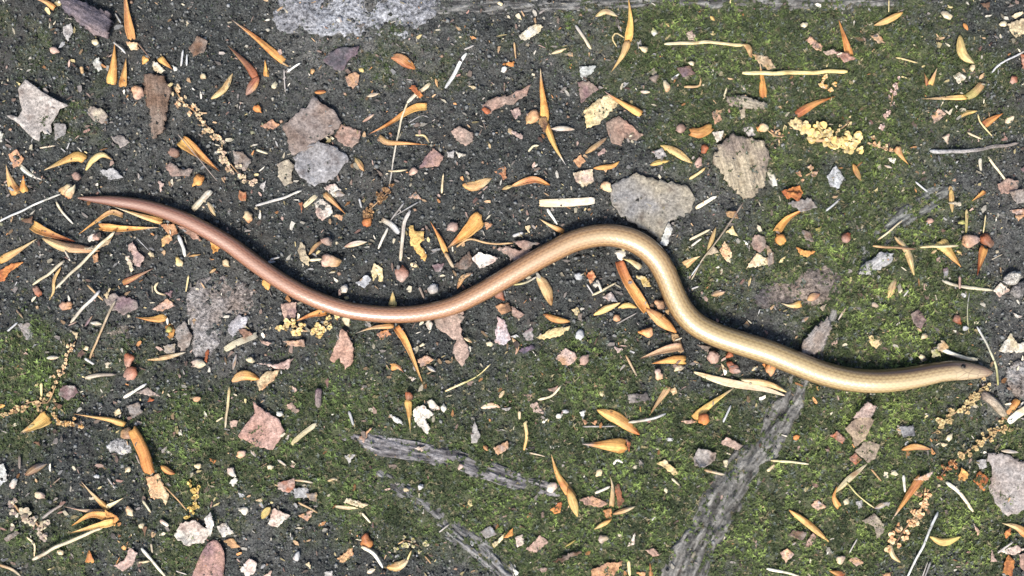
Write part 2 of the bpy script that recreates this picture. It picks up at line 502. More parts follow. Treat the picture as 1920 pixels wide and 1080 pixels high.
def ribbon(pts, w, ca, cb, prof='scale', form='convex', tip=None, edge=0.8, thick=0.00016):
    pts = np.asarray(pts, float)
    L = np.linalg.norm(np.diff(pts, axis=0), axis=1).sum()
    n = int(np.clip(L / 5, 9, 34)); m = 9
    C = catmull(pts, n)
    T = np.gradient(C, axis=0); T /= np.linalg.norm(T, axis=1)[:, None] + 1e-9
    N = np.stack([-T[:, 1], T[:, 0]], -1)
    t = np.linspace(0, 1, n)
    if prof == 'scale':
        f = np.where(t < .16, .84 + 1.0 * t, 1 - np.clip((t - .16) / .84, 0, 1) ** random.uniform(0.8, 1.15) * 0.97)
    elif prof == 'leaf':
        f = np.clip(np.sin(np.pi * (0.03 + 0.95 * t ** 0.9)), 0.03, 1) ** 0.75
    elif prof == 'cone':
        f = 1 - 0.96 * t ** 0.9
    else:
        f = 1 - 0.25 * np.abs(2 * t - 1) ** 6
    f = f * (1 + 0.12 * (vnoise(t * 6 + random.random() * 50, t * 0, 9) - .5))
    s = np.linspace(-1, 1, m)
    wj = 1 + 0.10 * (vnoise(t[:, None] * 9 + random.random() * 90, s[None] * 1.2 + 5, 13) - .5)
    rag = (vnoise(s * 2.6 + random.random() * 80, s * 0 + 1, 29) - .4) * w * 0.5 * (0.6 if prof in ('scale', 'strip', 'cone') else 0)
    ex = np.clip(1 - t / .12, 0, 1)[:, None] * rag[None]
    ey = np.clip(1 - (1 - t) / .1, 0, 1)[:, None] * rag[None][:, ::-1] * (1 if prof == 'strip' else 0)
    PX = C[:, 0:1] + N[:, 0:1] * (f * w / 2)[:, None] * s * wj + T[:, 0:1] * (ex + ey)
    PY = C[:, 1:2] + N[:, 1:2] * (f * w / 2)[:, None] * s * wj + T[:, 1:2] * (ex + ey)
    if form == 'convex' and prof == 'scale' and random.random() < .22: form = 'open'
    hh = {'convex': 0.24, 'open': 0.28, 'flat': 0.05, 'fold': 0.4}[form] * w * MM * (0.35 + 0.65 * f)[:, None]
    if form == 'open':
        H = hh * s[None] ** 2
    elif form == 'fold':
        H = hh * (1 - np.abs(s[None]))
    else:
        s0 = random.uniform(-.45, .45)                       # the keel sits off-centre
        e_ = np.where(s < s0, (s0 - s) / (1 + s0), (s - s0) / (1 - s0))
        H = hh * (1 - e_[None] ** 1.35) + hh * 0.35 * random.choice((-1, 1)) * s[None] * np.clip(t * 2, 0, 1)[:, None] * random.random()
        H = np.maximum(H, 0)
    arch = random.uniform(-0.01, 0.05) * min(L, 90) * MM
    H = H + (arch * 4 * t * (1 - t))[:, None] + (vnoise(t[:, None] * 5 + random.random() * 70, s[None] + 3, 15) - .3) * 0.0003
    H = H + (t ** 3)[:, None] * random.uniform(0, 0.03) * min(L, 80) * MM + thick
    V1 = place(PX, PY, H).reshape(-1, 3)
    V2 = V1 - np.array([0, 0, thick])
    F = grid_faces(n, m); nn = n * m
    F += [tuple(q + nn for q in reversed(a)) for a in F]
    rim = [i * m for i in range(n)] + [(n - 1) * m + j for j in range(1, m)] + [i * m + m - 1 for i in range(n - 2, -1, -1)] + [j for j in range(m - 2, 0, -1)]
    F += [(rim[k], rim[k] + nn, rim[(k + 1) % len(rim)] + nn, rim[(k + 1) % len(rim)]) for k in range(len(rim))]
    ca = np.array(ca); cb = np.array(cb)
    if prof in ('scale', 'cone') and ca[0] > .5: ca = np.minimum(ca * np.array((1.12, 1.22, 1.15)), .85)
    tt = np.clip(t * 1.15 + (vnoise(t * 4 + random.random() * 40, t * 0 + 2, 19) - .5) * 0.35, 0, 1)[:, None, None]
    c = ca * (1 - tt) + cb * tt
    if tip is not None:
        k = np.clip((t - .72) / .2, 0, 1)[:, None, None]; c = c * (1 - k) + np.array(tip) * k
    if prof in ('scale', 'cone'):
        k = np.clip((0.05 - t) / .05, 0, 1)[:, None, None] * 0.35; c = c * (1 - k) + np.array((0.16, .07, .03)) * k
    c = np.repeat(c, m, 1)
    if prof in ('scale', 'cone', 'leaf'):
        wash = np.clip(vnoise(t[:, None] * 3 + random.random() * 70, s[None] * 1.1 + random.random() * 70, 31) * 2.2 - 1.0, 0, .55)[..., None]
        c = c * (1 - wash) + (c * np.array((.62, .42, .36)) + np.array((.05, .03, .025))) * wash
        warm_mottle = np.clip(vnoise(t[:, None] * 2 + random.random() * 70, s[None] * .8 + random.random() * 70, 33) * 2.6 - 1.0, 0, .7)[..., None]  # random paler, yellower patches in the husk's own colour
        c = c * (1 - warm_mottle) + (c * 0.6 + np.array((.36, .24, .08))) * warm_mottle
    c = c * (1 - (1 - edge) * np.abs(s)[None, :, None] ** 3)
    c = c.reshape(-1, 3)
    st = np.stack([np.repeat(t * L * MM, m), np.tile(s, n) * np.repeat(f, m) * w * MM / 2, np.full(nn, random.random() * 9)], -1)
    return V1, V2, F, np.vstack([c, c]), np.vstack([st, st])

def tube(pts, w, ca, cb, taper=0.75, lift=0.0, flat=0.8, seg=8):
    pts = np.asarray(pts, float)
    L = np.linalg.norm(np.diff(pts, axis=0), axis=1).sum()
    n = int(np.clip(L / 7, 8, 44))
    C = catmull(pts, n)
    t = np.linspace(0, 1, n)
    C = C + (np.stack([vnoise(t * L / 26 + random.random() * 99, t * 0, 21), vnoise(t * L / 26 + random.random() * 99, t * 0, 23)], -1) - .5) * w * 0.5
    T = np.gradient(C, axis=0); T /= np.linalg.norm(T, axis=1)[:, None] + 1e-9
    N = np.stack([-T[:, 1], T[:, 0]], -1)
    r = w / 2 * (1 - (1 - taper) * t) * (1 + 0.22 * (vnoise(t * L / 12 + random.random() * 99, t * 0, 25) - .5))
    r[0] *= 0.55; r[-1] *= 0.45
    a = np.linspace(0, 2 * np.pi, seg, endpoint=False)
    PX = C[:, 0:1] + N[:, 0:1] * r[:, None] * np.cos(a); PY = C[:, 1:2] + N[:, 1:2] * r[:, None] * np.cos(a)
    H = (r[:, None] * np.sin(a) * flat + w / 2 * flat) * MM + lift * MM * (4 * t * (1 - t))[:, None]
    V = place(PX, PY, H).reshape(-1, 3)
    F = grid_faces(n, seg, 0, True)
    F += [tuple(range(seg)), tuple((n - 1) * seg + q for q in reversed(range(seg)))]
    tt = t[:, None, None]
    c = np.repeat(np.array(ca) * (1 - tt) + np.array(cb) * tt, seg, 1)
    c = c * (0.75 + 0.5 * vnoise(t * L / 15 + random.random() * 99, t * 0, 27))[:, None, None]
    st = np.stack([np.repeat(t * L * MM, seg), np.tile(a, n) * w * MM / 2, np.full(n * seg, random.random() * 9)], -1)
    return V, None, F, c.reshape(-1, 3), st

def edge_dist(P2, poly):
    d = np.full(len(P2), 1e9)
    for a, b in zip(poly, np.roll(poly, -1, 0)):
        ab = b - a; k = np.clip(((P2 - a) @ ab) / max(ab @ ab, 1e-9), 0, 1)
        d = np.minimum(d, np.linalg.norm(P2 - (a + k[:, None] * ab), axis=1))
    return d

def inside(P2, poly):
    c = np.zeros(len(P2), bool); x, y = P2[:, 0], P2[:, 1]
    for a, b in zip(poly, np.roll(poly, -1, 0)):
        m = (a[1] > y) != (b[1] > y)
        with np.errstate(divide='ignore', invalid='ignore'):
            xi = (b[0] - a[0]) * (y - a[1]) / (b[1] - a[1]) + a[0]
        c ^= m & (x < xi)
    return c

def patch(poly, ca, cb, kind='leaf', relief=None, thick=None, curl=None, grain=None, base=0.0, jagged=None):
    """an irregular piece from its outline: leaf (thin, wavy), bark (thick, furrowed), stone (domed)"""
    poly = np.asarray(poly, float)
    ext = np.ptp(poly, axis=0).max()
    step = float(np.clip(ext / (30 if kind != 'leaf' else 18), 2.6, 6.0))
    ring = []
    jag = (jagged if jagged is not None else {'leaf': 0.34, 'bark': 0.6, 'stone': 0.5}[kind]) * step
    for a, b in zip(poly, np.roll(poly, -1, 0)):
        L = np.linalg.norm(b - a); k = max(int(L / step), 1)
        for q in range(k):
            p = a + (b - a) * q / k
            if q: p = p + rng.normal(0, jag, 2)
            ring.append(p)
    ring = np.array(ring)
    lo, hi = poly.min(0), poly.max(0)
    gx, gy = np.meshgrid(np.arange(lo[0], hi[0], step), np.arange(lo[1], hi[1], step))
    G = np.stack([gx.ravel(), gy.ravel()], -1) + rng.uniform(-.3, .3, (gx.size, 2)) * step
    G = G[inside(G, ring)]
    if len(G): G = G[edge_dist(G, ring) > step * 0.55]
    pts = np.vstack([ring, G]) if len(G) else ring
    nr = len(ring)
    res = delaunay_2d_cdt([Vector(p) for p in pts], [], [list(range(nr))], 1, 1e-4)
    co = np.array([tuple(v) for v in res[0]]); tris = [tuple(f) for f in res[2]]
    dd = edge_dist(co, ring)
    cen = poly.mean(0)
    if grain is None: grain = random.uniform(0, 3.14)
    ga, gb = math.cos(grain), math.sin(grain)
    u = (co[:, 0] - cen[0]) * ga + (co[:, 1] - cen[1]) * gb
    v = -(co[:, 0] - cen[0]) * gb + (co[:, 1] - cen[1]) * ga
    sd = random.randint(0, 9999)
    if kind == 'leaf':
        thick = thick or 0.00018
        amp = (relief if relief is not None else min(0.05 * ext, 5.0)) * MM
        cu = (curl if curl is not None else random.uniform(0.02, 0.10) * min(ext, 60)) * MM
        H = (fbm(u / ext * 3.2 + 50, v / ext * 3.2 + 50, sd, 3) - .25) * amp * 2 + cu * np.exp(-dd / (0.12 * ext)) * vnoise(u / ext * 2.5 + 9, v / ext * 2.5 + 9, sd + 3)
        H += 0.10 * ext * MM * (u / ext) ** 2 * random.uniform(0, 1.2)
        H += (np.abs((v / ext * 7 + np.abs(u) / ext * 3) % 1 - .5) - .25) * 0.00035 * min(ext / 60, 1.6)
    elif kind == 'bark':
        thick = thick or 0.0012
        amp = (relief or 5.0) * MM
        H = thick + (fbm(u / 40 + 50, v / 7 + 50, sd, 4) - .4) * amp * 2 - 0.5 * thick * np.exp(-dd / 6)
    else:
        hgt = (relief or 9.0) * MM
        thick = 0.003
        H = hgt * (1 - np.exp(-dd / (0.2 * ext))) * 0.9 + (fbm(u / 26 + 50, v / 26 + 50, sd, 4) - .5) * hgt * 1.5 - 0.0002
    H = H if kind == 'stone' else np.maximum(H, -0.0005) + thick + base
    V1 = place(co[:, 0], co[:, 1], H, 0.0022 if kind != 'stone' else 0.0)
    V2 = V1 - np.array([0, 0, thick])
    nn = len(V1)
    fl = []
    for f in tris:                      # top faces look up
        a, b, c = V1[f[0]], V1[f[1]], V1[f[2]]
        if (b[0] - a[0]) * (c[1] - a[1]) - (b[1] - a[1]) * (c[0] - a[0]) < 0: f = f[::-1]
        fl.append(f)
    cnt = {}
    for f in fl:
        for k in range(3):
            e = (f[k], f[(k + 1) % 3]); cnt[tuple(sorted(e))] = cnt.get(tuple(sorted(e)), []) + [e]
    F = list(fl) + [tuple(q + nn for q in f[::-1]) for f in fl]
    for e in cnt.values():
        if len(e) == 1:
            a, b = e[0]; F.append((a, a + nn, b + nn, b))
    k = np.clip(fbm(u / ext * 3 + 20, v / ext * 3 + 20, sd + 7, 4) * 2.6 - 0.8, 0, 1)[:, None]
    c = np.array(ca) * (1 - k) + np.array(cb) * k
    if kind == 'leaf':
        vein = np.clip(1 - np.abs(v) / 2.2, 0, 1)[:, None] * 0.25 * (ext > 45)
        c = c * (1 - vein) + np.minimum(np.array(ca) * 1.35, 0.85) * vein
    st = np.stack([u * MM, v * MM, np.full(nn, random.random() * 9)], -1)
    return V1, V2, F, np.vstack([c, c]), np.vstack([st, st])

def pellet(x, y, rx, ry, ang, ca, cb, hz=0.75, lump=0.5):
    """a seed, bud tip or crumb: a lumpy, slightly pointed body"""
    na, nb = 10, 12
    th = np.linspace(0.12, math.pi - 0.12, na); ph = np.linspace(0, 2 * np.pi, nb, endpoint=False)
    TH, PH = np.meshgrid(th, ph, indexing='ij')
    sd = random.randint(0, 9999)
    R = 1 + lump * (vnoise(TH * 2.2 + 7, np.cos(PH) * 1.6 + 9, sd) + vnoise(np.sin(PH) * 1.6 + 9, TH * 1.5 + 8, sd + 1) - 1)
    X = np.cos(TH) * R; Yl = np.sin(TH) * np.cos(PH) * R; Zl = np.sin(TH) * np.sin(PH) * R
    pt = random.uniform(-.1, .3)
    X = X * (1 + pt * np.clip(X, 0, 1))
    Yl = Yl * (1 - pt * np.clip(X, -1, 1))
    a = math.radians(ang)
    U = X * rx; Vv = Yl * ry
    PX = x + U * math.cos(a) - Vv * math.sin(a); PY = y + U * math.sin(a) + Vv * math.cos(a)
    rz = min(rx, ry) * hz
    V = place(PX, PY, (Zl * rz + rz * 0.8) * MM).reshape(-1, 3)
    F = grid_faces(na, nb, 0, True) + [tuple(range(nb)), tuple((na - 1) * nb + q for q in reversed(range(nb)))]
    k = np.clip((X * 0.5 + 0.5), 0, 1)[..., None]
    c = (np.array(ca) * (1 - k) + np.array(cb) * k).reshape(-1, 3)
    st = np.stack([U.ravel() * MM, Vv.ravel() * MM, PH.ravel() * 0.0005], -1)
    return V, None, F, c, st

def to_object(name, geo, mat, parent=None, origin=None):
    V1, V2, F, c, st = geo
    V = V1 if V2 is None else np.vstack([V1, V2])
    if origin is None:
        origin = np.array([V[:, 0].mean(), V[:, 1].mean(), V[:, 2].min()])
    me = mesh_from(name, V - origin, F, c, st, mat)
    return link(name, me, (0, 0, 0) if parent is not None else tuple(origin), parent), origin

# ------------------------------------------------------------------ roots
def root(pts, label, ca, cb, rise=0.55, sd=1):
    """a half-buried root with furrowed bark; pts = photograph x, y, width"""
    pts = np.asarray(pts, float)
    L = np.linalg.norm(np.diff(pts[:, :2], axis=0), axis=1).sum()
    n = int(L / 3.2); m = 44
    Q = catmull(pts, n)
    T = np.gradient(Q[:, :2], axis=0); T /= np.linalg.norm(T, axis=1)[:, None]
    N = np.stack([-T[:, 1], T[:, 0]], -1)
    s = np.linspace(0, L, n)[:, None]; a = np.linspace(-0.15, math.pi + 0.15, m)[None]
    w = Q[:, 2:3]
    cr = np.cos(a); fur = fbm(s / 34 + 30, cr * w / 9 + 30, sd, 4) - .5
    lump = fbm(s / 60 + 11, cr * 1.5 + 11, sd + 5, 3) - .5
    R = 1 + 0.7 * lump
    PX = Q[:, 0:1] + N[:, 0:1] * w / 2 * cr * R; PY = Q[:, 1:2] + N[:, 1:2] * w / 2 * cr * R
    big = fbm(s / 24 + 70, cr * w / 20 + 70, sd + 9, 3) - .5
    H = (np.sin(a) * w / 2 * rise * R + fur * np.minimum(w * 0.2, 9) + big * np.minimum(w * 0.3, 16) - w * 0.10) * MM
    x = (PX - 960) * MM; y = (540 - PY) * MM; z = terrain(x, y) + H
    k = (CAM_H - z) / CAM_H
    i, j = occ_ix(PX.ravel(), PY.ravel()); np.maximum.at(OCC, (i, j), np.clip(H.ravel(), 0, 0.004))
    V = np.stack([x * k, y * k, z], -1).reshape(-1, 3)
    kk = np.clip(fur * 2.2 + 0.5 + (fbm(s / 16 + 5, cr * w / 12 + 5, sd + 31, 3) - .5) * 1.4, 0, 1)[..., None]
    c = (np.array(ca) * (1 - kk) + np.array(cb) * kk).reshape(-1, 3)
    st = np.stack([np.broadcast_to(s, x.shape).ravel() * MM, (cr * w / 2 + 0 * s).ravel() * MM, np.zeros(x.size)], -1)
    F = [f[::-1] for f in grid_faces(n, m)]
    o, og = to_object('tree_root', (V, None, F, c, st), M['bark'])
    tag(o, label, 'root')
RD, RL = (0.06, 0.06, 0.058), (0.27, 0.265, 0.25)
root([(1572,560,18),(1545,620,30),(1515,690,48),(1478,765,66),(1430,838,74),(1375,910,80),(1330,985,86),(1298,1050,92),(1270,1130,96)],
     'thick dark grey root with furrowed bark, running on under the slow worm', RD, RL, 0.36, 3)
root([(608,795,12),(650,815,26),(720,838,34),(800,852,36),(880,868,40),(950,893,42),(1010,912,36),(1060,925,14)],
     'thin blue-grey root lying in moss, tapering at both ends', (0.075,0.073,0.08), (0.30,0.29,0.30), 0.4, 8)
root([(700,880,12),(745,915,30),(800,950,38),(850,992,42),(905,1035,48),(960,1090,50),(1000,1150,50)],
     'pale grey root half sunk in moss beside the thin blue-grey root', (0.08,0.08,0.082), (0.31,0.31,0.31), 0.36, 12)
root([(1592,535,12),(1612,490,34),(1650,445,44),(1700,402,50),(1752,372,40),(1790,352,12)],
     'short weathered grey root in moss near the bright yellow husk', (0.05,0.052,0.05), (0.24,0.25,0.24), 0.3, 17)
root([(800,22,12),(860,14,26),(980,10,34),(1120,4,34),(1300,0,32),(1500,2,34),(1700,-6,30),(1900,-20,30)],
     'long grey root edging the moss past the bluish stone', (0.07,0.07,0.07), (0.26,0.26,0.25), 0.3, 21)

# ------------------------------------------------------------------ the slow worm
WORM = [(146,371,3),(158,372,8),(178,374,13),(213,377,20),(270,386,24.5),(333,406,28),(385,431,30),(433,460,31.5),(480,495,32.5),(530,529,32.5),(580,556,32),
 (640,578,31.5),(690,587,31.5),(740,590,31.5),(790,587,32.5),(847,574,34.5),(900,549,36),(957,516,38),(1000,491,39.5),(1035,472,40.5),(1080,451,41.5),(1130,441,42.5),
 (1172,446,43.5),(1205,461,44),(1230,484,44),(1247,512,43.5),(1263,550,43.5),(1280,582,44),(1305,608,44.5),(1343,628,45),(1393,645,45.5),(1440,660,46),(1490,680,46),
 (1540,699,45.5),(1590,711,45),(1640,715,44.5),(1690,711,43),(1730,704,41),(1760,698,39),(1785,695,37.5),(1805,695,35.5),(1822,696,31),(1838,697,24.5),(1850,698,17),(1857,698.5,10),(1860.5,699,4)]
def skin_mat():
    m, n, l, b = new_mat('slow_worm_skin')
    sa = node(n, 'ShaderNodeAttribute', attribute_name='st')
    ua = node(n, 'ShaderNodeAttribute', attribute_name='ang')
    sep = n.new('ShaderNodeSeparateXYZ'); l.new(sa.outputs['Vector'], sep.inputs[0])
    s, v, t = sep.outputs[0], sep.outputs[1], sep.outputs[2]
    r = n.new('ShaderNodeValToRGB'); l.new(t, r.inputs[0])
    stops = [(0.0, (.17,.08,.055)), (0.12, (.27,.13,.085)), (0.3, (.34,.175,.10)), (0.46, (.38,.215,.11)), (0.58, (.37,.245,.12)), (0.72, (.36,.27,.125)), (0.9, (.37,.28,.14)), (0.965, (.37,.285,.165)), (1.0, (.34,.25,.16))]
    el = r.color_ramp.elements
    el[0].position, el[0].color = stops[0][0], (*stops[0][1], 1)
    el[1].position, el[1].color = stops[-1][0], (*stops[-1][1], 1)
    for p, c in stops[1:-1]:
        e = el.new(p); e.color = (*c, 1)
    base = r.outputs[0]
    # angle from the ridge of the back, 0 = top, 1 = flank, 2 = belly (quarter turns)
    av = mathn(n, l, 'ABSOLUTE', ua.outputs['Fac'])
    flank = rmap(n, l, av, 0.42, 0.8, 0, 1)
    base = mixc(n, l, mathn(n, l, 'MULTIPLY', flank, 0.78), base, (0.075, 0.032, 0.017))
    nz = noise(n, l, vscale(n, l, sa.outputs['Vector'], (260, 3, 0)), 1.0, 3, 0.6)
    # scales: a diamond lattice, u along the body, v around it
    u = mathn(n, l, 'MULTIPLY', s, 1 / 0.00125)
    vv = mathn(n, l, 'MULTIPLY', v, 22 / (2 * math.pi))
    cx = n.new('ShaderNodeCombineXYZ')
    l.new(mathn(n, l, 'MULTIPLY', mathn(n, l, 'ADD', u, vv), 0.5), cx.inputs[0])
    l.new(mathn(n, l, 'MULTIPLY', mathn(n, l, 'SUBTRACT', u, vv), 0.5), cx.inputs[1])
    vo = n.new('ShaderNodeTexVoronoi'); vo.voronoi_dimensions = '2D'; vo.distance = 'CHEBYCHEV'
    vo.inputs['Randomness'].default_value = 0.0; vo.inputs['Scale'].default_value = 1.0
    l.new(cx.outputs[0], vo.inputs['Vector'])
    edge = rmap(n, l, vo.outputs['Distance'], 0.25, 0.5, 0, 1)
    onbody = rmap(n, l, t, 0.955, 0.965, 1, 0.15)
    edge = mathn(n, l, 'MULTIPLY', edge, onbody)
    base = mixc(n, l, mathn(n, l, 'MULTIPLY', edge, 0.42), base, mixc(n, l, 1.0, base, (0.42, 0.36, 0.34), 'MULTIPLY'))
    # fine dark lines between the scale rows of the back, strongest towards the tail
    ln = mathn(n, l, 'ABSOLUTE', mathn(n, l, 'SUBTRACT', mathn(n, l, 'FRACT', mathn(n, l, 'ADD', vv, 0.5)), 0.5))
    rows = mathn(n, l, 'MULTIPLY', rmap(n, l, ln, 0.0, 0.28, 0.62, 0), onbody)
    base = mixc(n, l, rows, base, mixc(n, l, 1.0, base, (0.45, 0.38, 0.36), 'MULTIPLY'))
    base = mixc(n, l, rmap(n, l, nz, 0.35, 0.7, 0.0, 0.35), base, mixc(n, l, 1.0, base, (1.35, 1.25, 1.1), 'MULTIPLY'))
    # pale band along the ridge: iridescence and sky highlight painted into the skin colour
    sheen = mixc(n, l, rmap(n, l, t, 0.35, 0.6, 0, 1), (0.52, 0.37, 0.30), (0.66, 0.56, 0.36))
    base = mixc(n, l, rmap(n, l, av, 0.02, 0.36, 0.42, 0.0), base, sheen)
    stripe = mathn(n, l, 'MULTIPLY', rmap(n, l, mathn(n, l, 'ABSOLUTE', mathn(n, l, 'SUBTRACT', av, 0.80)), 0.10, 0.26, 1, 0), rmap(n, l, t, 0.80, 0.91, 0, 1))
    stripe = mathn(n, l, 'MULTIPLY', stripe, rmap(n, l, t, 0.968, 0.975, 1, 0.1))
    base = mixc(n, l, mathn(n, l, 'MULTIPLY', stripe, 0.85), base, (0.05, 0.024, 0.015))
    pl = n.new('ShaderNodeTexVoronoi'); pl.voronoi_dimensions = '2D'; pl.feature = 'DISTANCE_TO_EDGE'; pl.inputs['Scale'].default_value = 1.0
    pc = n.new('ShaderNodeCombineXYZ'); l.new(mathn(n, l, 'MULTIPLY', s, 320.0), pc.inputs[0]); l.new(mathn(n, l, 'MULTIPLY', v, 1.5), pc.inputs[1]); l.new(pc.outputs[0], pl.inputs['Vector'])
    onhead = rmap(n, l, t, 0.955, 0.968, 0, 1)
    plate = mathn(n, l, 'MULTIPLY', rmap(n, l, pl.outputs['Distance'], 0.02, 0.10, 1, 0), onhead)
    base = mixc(n, l, mathn(n, l, 'MULTIPLY', plate, 0.6), base, (0.14, 0.09, 0.055))
    base = mixc(n, l, mathn(n, l, 'MULTIPLY', onhead, rmap(n, l, nz, 0.4, 0.7, 0.0, 0.35)), base, (0.30, 0.24, 0.20))
    base = mixc(n, l, rmap(n, l, t, 0.985, 1.0, 0, 0.7), base, (0.20, 0.115, 0.08))
    edge = mathn(n, l, 'ADD', edge, mathn(n, l, 'MULTIPLY', plate, 1.2))
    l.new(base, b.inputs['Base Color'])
    b.inputs['Roughness'].default_value = 0.3
    b.inputs['Specular IOR Level'].default_value = 0.6
    b.inputs['Coat Weight'].default_value = 0.6
    b.inputs['Coat Roughness'].default_value = 0.16
    bump(n, l, mathn(n, l, 'SUBTRACT', 1.0, edge), 0.2, 0.00014, b)
    return m

def build_worm():
    n, m = 900, 56
    W_ = np.array(WORM, float)
    Q = catmull(W_, n)
    # concentrate rings at both ends
    seg = np.linalg.norm(np.diff(Q[:, :2], axis=0), axis=1); cum = np.concatenate([[0], np.cumsum(seg)]); L = cum[-1]
    t = cum / L
    w = np.maximum(Q[:, 2], 1.5) * MM
    x = (Q[:, 0] - 960) * MM; y = (540 - Q[:, 1]) * MM
    tz = terrain(x, y)
    ker = np.hanning(91); ker /= ker.sum()
    tz = np.convolve(np.pad(tz, 45, mode='edge'), ker, 'valid')
    d_head = (L - cum) * MM                         # metres back from the snout
    hfac = np.interp(d_head, [0, 0.004, 0.010, 0.02, 0.05], [0.62, 0.66, 0.74, 0.84, 0.90])
    hz = w * hfac
    zc = tz + 0.0006 + hz * 0.5 + np.interp(d_head, [0, 0.02, 0.05], [0.0016, 0.0012, 0.0])
    k = (CAM_H - zc) / CAM_H
    x, y = x * k, y * k; w = w * k
    C = np.stack([x, y, zc], -1)
    T = np.gradient(C, axis=0); T[:, 2] *= 0.5; T /= np.linalg.norm(T, axis=1)[:, None]
    N = np.stack([-T[:, 1], T[:, 0], 0 * T[:, 0]], -1); N /= np.linalg.norm(N, axis=1)[:, None]
    B = np.cross(T, N)
    a = np.linspace(-math.pi, math.pi, m, endpoint=False)          # 0 = ridge of the back
    sx, cz = np.sin(a), np.cos(a)
    ey = np.where(cz < 0, np.abs(cz) ** 0.8, cz) * np.where(cz < 0, -1, 1)
    RX = np.repeat((w / 2)[:, None], m, 1) * sx
    RZ = np.repeat((hz / 2)[:, None], m, 1) * np.where(cz < 0, -np.abs(cz) ** 0.75, np.abs(cz) ** 0.92)
    # mouth line and eye sockets
    roll = np.interp(d_head, [0, 0.03, 0.07, 0.5], [0.5, 0.42, 0.16, 0.12])
    A = (a[None] + roll[:, None] + math.pi) % (2 * math.pi) - math.pi   # anatomical angle, the back rolled towards the sun side
    near = np.exp(-((d_head - 0.006) / 0.0075) ** 4)[:, None]
    groove = near * np.exp(-((np.abs(A) - 1.75) / 0.10) ** 2) * 0.00035
    sock = np.exp(-((d_head[:, None] - 0.0118) / 0.0011) ** 2) * np.exp(-((np.abs(A) - 1.05) / 0.26) ** 2) * 0.00055
    brow = np.exp(-((d_head[:, None] - 0.0118) / 0.0022) ** 2) * np.exp(-((np.abs(A) - 0.66) / 0.16) ** 2) * 0.0003
    neck = np.exp(-((d_head[:, None] - 0.0195) / 0.0012) ** 2) * 0.00012
    rr = 1 + (brow - groove - sock - neck) / np.maximum((w / 2)[:, None], 0.0006)
    V = C[:, None] + N[:, None] * (RX * rr)[..., None] + B[:, None] * (RZ * rr)[..., None]
    F = grid_faces(n, m, 0, True)
    F += [tuple(reversed(range(m))), tuple((n - 1) * m + q for q in range(m))]
    # head plates: shallow creases between the large scales of the crown
    st = np.stack([np.repeat(cum * MM, m), A.ravel(), np.repeat(t, m)], -1)
    og = np.array([x[n // 2], y[n // 2], tz[n // 2]])
    root_o = bpy.data.objects.new('slow_worm', None)
    root_o.location = og; COL.objects.link(root_o)
    root_o.empty_display_size = 0.02
    tag(root_o, 'sleek coppery brown slow worm stretched in loose waves over the litter', 'slow worm')
    me = mesh_from('body', V.reshape(-1, 3) - og, F, None, st, skin_mat())
    at = me.attributes.new('ang', 'FLOAT', 'POINT')
    at.data.foreach_set('value', (A / (math.pi / 2)).ravel().astype(np.float32))
    link('body', me, (0, 0, 0), root_o)
    em, en, el_, eb = new_mat('eye_black'); eb.inputs['Base Color'].default_value = (0.006, 0.005, 0.004, 1); eb.inputs['Roughness'].default_value = 0.12
    i = int(np.argmin(np.abs(d_head - 0.0118)))
    for sgn in (-1, 1):
        aa = 1.05 * sgn - roll[i]
        c = C[i] + N[i] * (w[i] / 2 * math.sin(aa)) * 0.93 + B[i] * (hz[i] / 2 * math.cos(aa)) * 0.93
        na, nb = 9, 14
        th = np.linspace(0.05, math.pi - 0.05, na); ph = np.linspace(0, 2 * np.pi, nb, endpoint=False)
        TH, PH = np.meshgrid(th, ph, indexing='ij')
        nd = N[i] * math.sin(aa) + B[i] * math.cos(aa); nd /= np.linalg.norm(nd); ld = T[i]; hd = np.cross(nd, ld)
        E = c + (np.cos(TH)[..., None] * nd * 0.6 + (np.sin(TH) * np.cos(PH))[..., None] * ld * 1.1 + (np.sin(TH) * np.sin(PH))[..., None] * hd * 0.85) * 0.00085
        Fe = grid_faces(na, nb, 0, True) + [tuple(range(nb)), tuple((na - 1) * nb + q for q in reversed(range(nb)))]
        link('eye', mesh_from('eye', E.reshape(-1, 3) - og, Fe, None, None, em), (0, 0, 0), root_o)
build_worm()

# ------------------------------------------------------------------ litter: what lies where, read off the photograph in tiles of 480 x 360 px at three times size
PAL = {'or': ((.62,.265,.085),'orange'), 'am': ((.70,.38,.12),'amber'), 'ye': ((.68,.50,.19),'yellow'), 'st': ((.66,.53,.27),'straw-coloured'),
 'ta': ((.46,.30,.15),'tan'), 'pe': ((.62,.36,.20),'peach-coloured'), 'pk': ((.38,.245,.195),'pinkish brown'), 'pp': ((.52,.38,.32),'pale pink'),
 'ru': ((.36,.115,.05),'rust-red'), 'br': ((.17,.10,.065),'brown'), 'cr': ((.68,.58,.38),'cream'), 'wh': ((.70,.67,.58),'whitish'),
 'gb': ((.26,.215,.185),'grey-brown'), 'gr': ((.34,.325,.315),'grey'), 'lg': ((.48,.47,.46),'pale grey'), 'mv': ((.215,.145,.155),'mauve-brown'),
 'dk': ((.085,.08,.085),'dark grey'), 'be': ((.46,.40,.30),'beige'), 'gd': ((.52,.36,.10),'golden'), 'ol': ((.38,.36,.12),'olive')}
ITEMS = []; OX = [0, 0]
def tile(c, r): OX[0], OX[1] = 480 * c, 360 * r
def q(pts): return [(OX[0] + a / 3, OX[1] + b / 3) for a, b in pts]
def B(pts, w, a, b=None, prof='scale', form='convex', tip=None, **kw):
    ITEMS.append(dict(k='B', pts=q(pts), w=w / 3, a=a, b=b or a, prof=prof, form=form, tip=tip, **kw))
def LB(pts, w, a, b=None, **kw):                        # a narrow leaf or petal sliver
    B(pts, w, a, b, 'leaf', kw.pop('form', 'fold' if random.random() < .4 else 'convex'), **kw)
